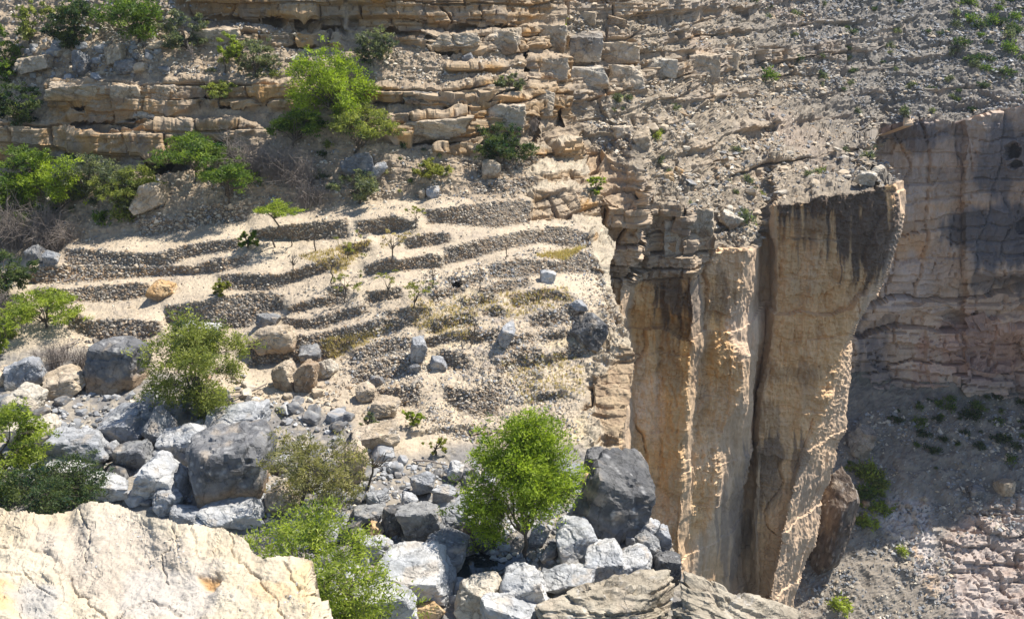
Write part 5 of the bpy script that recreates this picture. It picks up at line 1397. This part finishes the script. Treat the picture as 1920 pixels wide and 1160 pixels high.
BARE = [  # leafless
    ((668, 838, 764, 884), (692, 916), 'bare dark dead tree between the tan boulders and the cobbles', 'dead_tree', 14, 5.0, 'bark'),
    ((572, 404, 616, 446), (593, 470), 'small bare grey tree right of the umbrella acacia', 'dead_tree', 9, 3.0, 'bark'),
    ((530, 412, 572, 456), (546, 462), 'bare brown sapling just right of the umbrella acacia', 'dead_tree', 8, 2.6, 'bark'),
    ((532, 464, 570, 504), (550, 522), 'bare sapling below the umbrella acacia', 'dead_tree', 8, 2.6, 'bark'),
    ((604, 466, 644, 506), (622, 532), 'bare leaning sapling above the sparse yellow green one', 'dead_tree', 8, 3.0, 'bark'),
    ((792, 494, 832, 524), (812, 538), 'bare dark sapling beside the gap in a terrace wall', 'dead_tree', 8, 3.0, 'bark'),
    ((884, 508, 918, 534), (900, 546), 'bare twiggy sapling left of the scalloped wall', 'dead_tree', 7, 2.4, 'bark'),
    ((872, 590, 906, 616), (890, 624), 'bare sapling on the lower right hand terraces', 'dead_tree', 7, 2.4, 'bark'),
    ((854, 612, 876, 642), (866, 656), 'left one of two bare saplings below the scattered straw grass', 'dead_tree', 6, 2.2, 'bark'),
    ((874, 604, 900, 636), (882, 652), 'right one of two bare saplings below the scattered straw grass', 'dead_tree', 6, 2.2, 'bark'),
    ((700, 536, 716, 556), (706, 566), 'tiny bare sapling behind the sparse leaning one', 'dead_tree', 5, 2.0, 'bark'),
    ((938, 452, 962, 474), (950, 486), 'bare twiggy sapling below the long high wall', 'dead_tree', 6, 2.2, 'bark'),
    ((338, 66, 376, 108), (364, 122), 'bare grey tree under the grey green bush at the top left', 'dead_tree', 10, 3.4, 'dry'),
]
for i, (box, base, lab, nm, lm, tp_, mt) in enumerate(BARE):
    make_tree(nm, box, base, 'straw', 0, lab, 'dead tree', 200 + i, lumps=lm, trunk_px=tp_, mat=mt)

def thicket(box, base, label, seed, n, mat='dry', arch=0.4, group='dry thickets'):
    """a tangle of dry arching stems"""
    rng = np.random.default_rng(6000 + seed)
    B = np.array(L.at(*base)); mp = np.linalg.norm(B) / FPX
    x0, y0, x1, y1 = box
    W, Hh = (x1 - x0) * mp / 2, (y1 - y0) * mp
    segs = []
    hubs = [(rng.uniform(-0.75, 0.75) * W, rng.uniform(-0.4, 0.4) * W, rng.uniform(0.45, 1.0)) for _ in range(7)]
    for _ in range(int(n * 0.8)):
        hb = hubs[rng.integers(7)]
        p = np.array([hb[0] + rng.normal(0, 0.07) * W, hb[1] + rng.normal(0, 0.07) * W, 0])
        q = p + np.array([rng.normal(0, 0.24) * W, rng.normal(0, 0.22) * W, Hh * hb[2] * rng.uniform(0.3, 1.0)])
        mid = (p + q) / 2 + np.array([0, 0, Hh * arch * rng.uniform(0.3, 1)])
        pts = [p, p + (mid - p) * 0.6, mid, q]
        r = 0.55 * mp * rng.uniform(0.6, 1.6)
        for a in range(3): segs.append((pts[a], r * (1 - 0.25 * a), pts[a + 1], r * (1 - 0.25 * (a + 1))))
        for b in range(4):
            t0 = pts[1] + (q - pts[1]) * rng.uniform(0, 1)
            segs.append((t0, r * 0.5, t0 + rng.normal(0, 0.22, 3) * Hh, r * 0.2))
    V, F = tubes(segs, 3)
    o = link('dry_bush', mesh_np('dry_bush', V, F, None, M[mat], True), None, tuple(B))
    return tag(o, label, 'dry bush', group)
for i, a in enumerate([
    ((0, 360, 150, 462), (70, 462), 'wide dry grey thicket on the left below the bright bush', 300),
    ((420, 250, 520, 345), (472, 346), 'dry grey thicket right of the dark flat topped acacia', 200),
    ((490, 270, 600, 350), (548, 352), 'dry brown thicket below the acacia beside the upper tree', 200),
    ((560, 320, 612, 385), (588, 388), 'dry thicket at the head of the terraces', 90),
    ((0, 530, 70, 600), (30, 602), 'dry grey brush at the left edge beside the rough walls', 110),
    ((130, 640, 180, 690), (152, 692), 'dry brush hanging above the tan slab on the left', 80),
    ((60, 620, 150, 680), (100, 682), 'fallen dry fronds on the bank at the left', 90),
    ((970, 208, 1010, 245), (990, 246), 'dry grey bush beside the pinnacle foot', 70),
    ((30, 400, 130, 470), (90, 472), 'dry tangled brush above the two angular grey boulders', 140),
    ((640, 815, 690, 850), (668, 852), 'dry brush on the tan wedge boulder', 50),
]):
    thicket(a[0], a[1], a[2], i, a[3])

# small desert shrubs on the slopes: one shape per kind, copied
def shrub_proto(colr, seed):
    rng = np.random.default_rng(seed)
    segs = []; tips = []
    for _ in range(9):
        v = rng.normal(0, 1, 3); v[2] = abs(v[2]) + 0.3; v /= np.linalg.norm(v)
        q = v * rng.uniform(0.5, 0.95) * np.array([1, 1, 0.9])
        segs.append((np.zeros(3), 0.035, q, 0.012)); tips += [q + rng.normal(0, 0.22, 3) for _ in range(3)]
    V, F = tubes(segs, 4)
    tips = np.array(tips); tips[:, 2] = np.abs(tips[:, 2])
    me1 = mesh_np('stem', V, F, None, M['bark'], True)
    V, F, c = leaves_mesh(tips, tips / np.linalg.norm(tips, axis=1, keepdims=True), 11, 0.2, 0.34, 0.16, rng, LEAFC[colr], 0.3)
    return me1, mesh_np('crown', V, F, c, M['leaf'], False)
SHR = {k: [shrub_proto(k, 70 + j * 9 + i) for i in range(2)] for j, k in enumerate(['dark', 'green', 'greygreen', 'olive', 'lime'])}
def shrubs(sheet, poly, n, smin, smax, keys, label, group, seed):
    rng = np.random.default_rng(seed)
    pts = scatter_pts(sheet, poly, n, rng)
    put_shrubs(sheet, [(p[0], p[1], smin + (smax - smin) * rng.random() ** 2) for p in pts], keys, label, group, seed)
def put_shrubs(sheet, items, keys, label, group, seed):
    rng = np.random.default_rng(seed + 1)
    for (x, y, s) in items:
        Q = sheet.at(x, y); mp = np.linalg.norm(Q) / FPX
        a, b = SHR[keys[rng.integers(len(keys))]][rng.integers(2)]
        r = bpy.data.objects.new('desert_shrub', None); COL.objects.link(r)
        r.location = tuple(Q + np.array([0, 0, -0.05])); r.scale = (s * mp * 0.5, s * mp * 0.5, s * mp * rng.uniform(0.4, 0.6)); r.rotation_euler = (0, 0, rng.uniform(0, 6.28))
        tag(r, label if group is None else which(x, y, ('small ' if s < 15 else ('big ' if s > 28 else '')) + label), 'shrub', group)
        link('stem', a, r); link('crown', b, r)
shrubs(C, [(1400, -10), (1940, -10), (1940, 190), (1800, 215), (1640, 230), (1480, 130)], 58, 10, 26, ['dark', 'greygreen', 'greygreen'], 'shrub on the far slope', 'shrubs of the far slope', 700)
shrubs(C, [(1800, -10), (1940, -10), (1940, 185), (1850, 190), (1760, 80)], 34, 14, 34, ['dark', 'dark', 'green'], 'corner shrub', 'shrubs of the upper right corner', 701)
shrubs(C, [(1120, 190), (1260, 200), (1440, 320), (1640, 260), (1660, 320), (1450, 360), (1340, 440), (1220, 330)], 26, 9, 26, ['greygreen', 'greygreen', 'olive'], 'slope shrub', 'shrubs above the buttresses', 702)
shrubs(H, [(1590, 860), (1680, 880), (1650, 960), (1640, 1000), (1585, 980)], 22, 12, 40, ['green', 'olive', 'lime'], 'green gully shrub', 'shrubs of the gully', 703)
shrubs(H, [(1640, 760), (1930, 740), (1930, 880), (1740, 880)], 46, 8, 26, ['dark', 'dark', 'green'], 'dark shrub', 'shrubs of the shaded valley floor', 704)
shrubs(L, [(600, 250), (900, 300), (980, 330), (860, 370), (640, 385), (560, 330)], 18, 8, 22, ['greygreen', 'olive', 'dark'], 'low shrub', 'shrubs above the terraces', 705)
shrubs(L, [(380, 60), (560, 100), (560, 150), (360, 140)], 10, 8, 24, ['greygreen', 'olive'], 'low shrub', 'shrubs above the left cliff', 706)
shrubs(L, [(-10, 300), (200, 330), (290, 340), (300, 400), (200, 420), (40, 440), (-10, 440)], 26, 16, 46, ['greygreen', 'green', 'olive', 'greygreen'], 'bank shrub', 'shrubs of the left bank', 707)
shrubs(L, [(-10, 560), (140, 590), (130, 660), (-10, 650)], 8, 14, 34, ['greygreen', 'olive', 'lime'], 'bank shrub', 'shrubs of the lower left bank', 708)
put_shrubs(H, [(1578, 1140, 40)], ['lime'], 'round bright green shrub at the bottom of the valley slope', None, 710)
put_shrubs(H, [(1630, 930, 44)], ['green'], 'largest green shrub in the gully below the great buttress', None, 711)
put_shrubs(H, [(1636, 988, 28)], ['lime'], 'bright shrub low in the gully below the great buttress', None, 712)
put_shrubs(H, [(1692, 1036, 24)], ['lime'], 'pale green shrub beside the pale rock strip', None, 713)
put_shrubs(C, [(1432, 146, 36)], ['green'], 'green shrub under the rock band on the middle slope', None, 714)
put_shrubs(C, [(1400, 412, 36)], ['greygreen'], 'grey shrub beside the chute left of the great buttress', None, 715)
put_shrubs(C, [(1040, 44, 34)], ['lime'], 'bright tuft on top of the pinnacle', None, 716)

# dry grass tufts on the terraces
def grass(name, polys, n, seed, hpx=5):
    rng = np.random.default_rng(seed)
    pts = np.concatenate([scatter_pts(L, p, n // len(polys), rng) for p in polys])
    Q, mp = px_size(L, pts)
    k = 5
    c = np.repeat(Q, k, 0) + rng.normal(0, 0.06, (len(Q) * k, 3)) * np.array([1, 1, 0])
    h = np.repeat(mp, k)[:, None] * hpx * rng.uniform(0.5, 1.3, (len(c), 1))
    tipv = c + np.array([0, 0, 1]) * h + rng.normal(0, 0.35, (len(c), 3)) * h
    w = rng.normal(0, 1, (len(c), 3)) * np.array([1, 1, 0]); w /= np.linalg.norm(w, axis=1, keepdims=True)
    w = w * h * 0.13
    V = np.stack([c - w, c + w, tipv], 1).reshape(-1, 3)
    F = np.arange(len(V)).reshape(-1, 3)
    col = np.repeat(np.array(LEAFC['straw'])[None] * rng.uniform(0.8, 1.35, (len(c), 1)), 3, 0)
    return tag(link(name, mesh_np(name, V, F, col, M['leaf'], False)), 'straw coloured dry grass on the terraces', None, None, 'stuff')
grass('dry_grass', [[(840, 560), (1060, 540), (1080, 570), (960, 600)], [(940, 680), (1090, 660), (1100, 740), (980, 760)], [(600, 640), (740, 610), (700, 640), (620, 680)], [(1000, 480), (1100, 465), (1060, 490)], [(560, 480), (700, 450), (640, 520)], [(770, 560), (900, 580), (880, 640), (780, 620)]], 2600, 800)

# driftwood and fallen branches
def branch(pts, rpx, label, mat='dry'):
    Q = np.array([np.array(L.at(x, y)) + np.array([0, -0.25, 0.25]) for x, y in pts])
    mp = np.linalg.norm(Q[0]) / FPX
    segs = []
    for i in range(len(Q) - 1):
        t0, t1 = 1 - 0.7 * i / len(Q), 1 - 0.7 * (i + 1) / len(Q)
        segs.append((Q[i] - Q[0], rpx * mp / 2 * t0, Q[i + 1] - Q[0], rpx * mp / 2 * t1))
    V, F = tubes(segs, 6)
    tag(link('fallen_branch', mesh_np('fallen_branch', V, F, None, M[mat], True), None, tuple(Q[0])), label, 'branch', None)
branch([(420, 758), (448, 746), (478, 734), (502, 722)], 5, 'long fallen branch lying across the rocks right of the olive tree')
branch([(432, 738), (462, 736), (492, 732)], 3, 'thin fallen branch beside the long one')
branch([(776, 864), (806, 866), (840, 872)], 4, 'pale straight stick on the cobbles below the sandy bank')
branch([(122, 530), (142, 524), (150, 516)], 4, 'crooked stick on the lower earthy terrace at the left')
branch([(100, 668), (128, 652), (150, 640)], 4, 'bleached curved stick on the left bank')
# ------------------------------------------------------------------ pool, sandy bank, air
def water_mat():
    m, nt, N, L_, B = node_mat('pool_water')
    no = N.new('ShaderNodeTexNoise'); no.inputs['Scale'].default_value = 3.5; no.inputs['Detail'].default_value = 4
    bp = N.new('ShaderNodeBump'); bp.inputs['Strength'].default_value = 0.35; bp.inputs['Distance'].default_value = 0.05
    L_.new(no.outputs['Fac'], bp.inputs['Height']); L_.new(bp.outputs[0], B.inputs['Normal'])
    B.inputs['Base Color'].default_value = (0.02, 0.028, 0.03, 1)
    B.inputs['Roughness'].default_value = 0.06
    return m
pool_px = [(858, 1062), (872, 1044), (896, 1036), (926, 1030), (962, 1034), (1004, 1042), (990, 1056), (950, 1062), (930, 1074), (905, 1092), (872, 1096), (856, 1084)]
zz = float(np.median([L.at(x, y)[2] for x, y in pool_px])) + 0.12
pv = []
for x, y in pool_px:
    a, dy, dz = ray(x, y); t = zz / dz
    pv.append((float(a * t), float(dy * t), zz))
cen = np.mean(pv, 0)
V = np.array(pv + [tuple(cen)]); nP = len(pv)
F = np.array([(i, (i + 1) % nP, nP) for i in range(nP)])
tag(link('stream_pool', mesh_np('stream_pool', V, F, None, water_mat(), True)), kind='structure')

def haze():
    m = bpy.data.materials.new('haze'); m.use_nodes = True
    nt = m.node_tree; nt.nodes.clear()
    out = nt.nodes.new('ShaderNodeOutputMaterial'); pv_ = nt.nodes.new('ShaderNodeVolumePrincipled')
    pv_.inputs['Color'].default_value = (0.80, 0.87, 1.0, 1); pv_.inputs['Density'].default_value = 0.00012
    pv_.inputs['Anisotropy'].default_value = 0.3
    nt.links.new(pv_.outputs[0], out.inputs['Volume'])
    x0, x1, y0, y1, z0, z1 = -90, 190, -30, 260, -130, 40
    V = np.array([(x, y, z) for x in (x0, x1) for y in (y0, y1) for z in (z0, z1)])
    F = np.array([(0, 1, 3, 2), (4, 6, 7, 5), (0, 4, 5, 1), (2, 3, 7, 6), (0, 2, 6, 4), (1, 5, 7, 3)])
    tag(link('haze', mesh_np('haze', V, F, None, m)), kind='stuff')
haze()
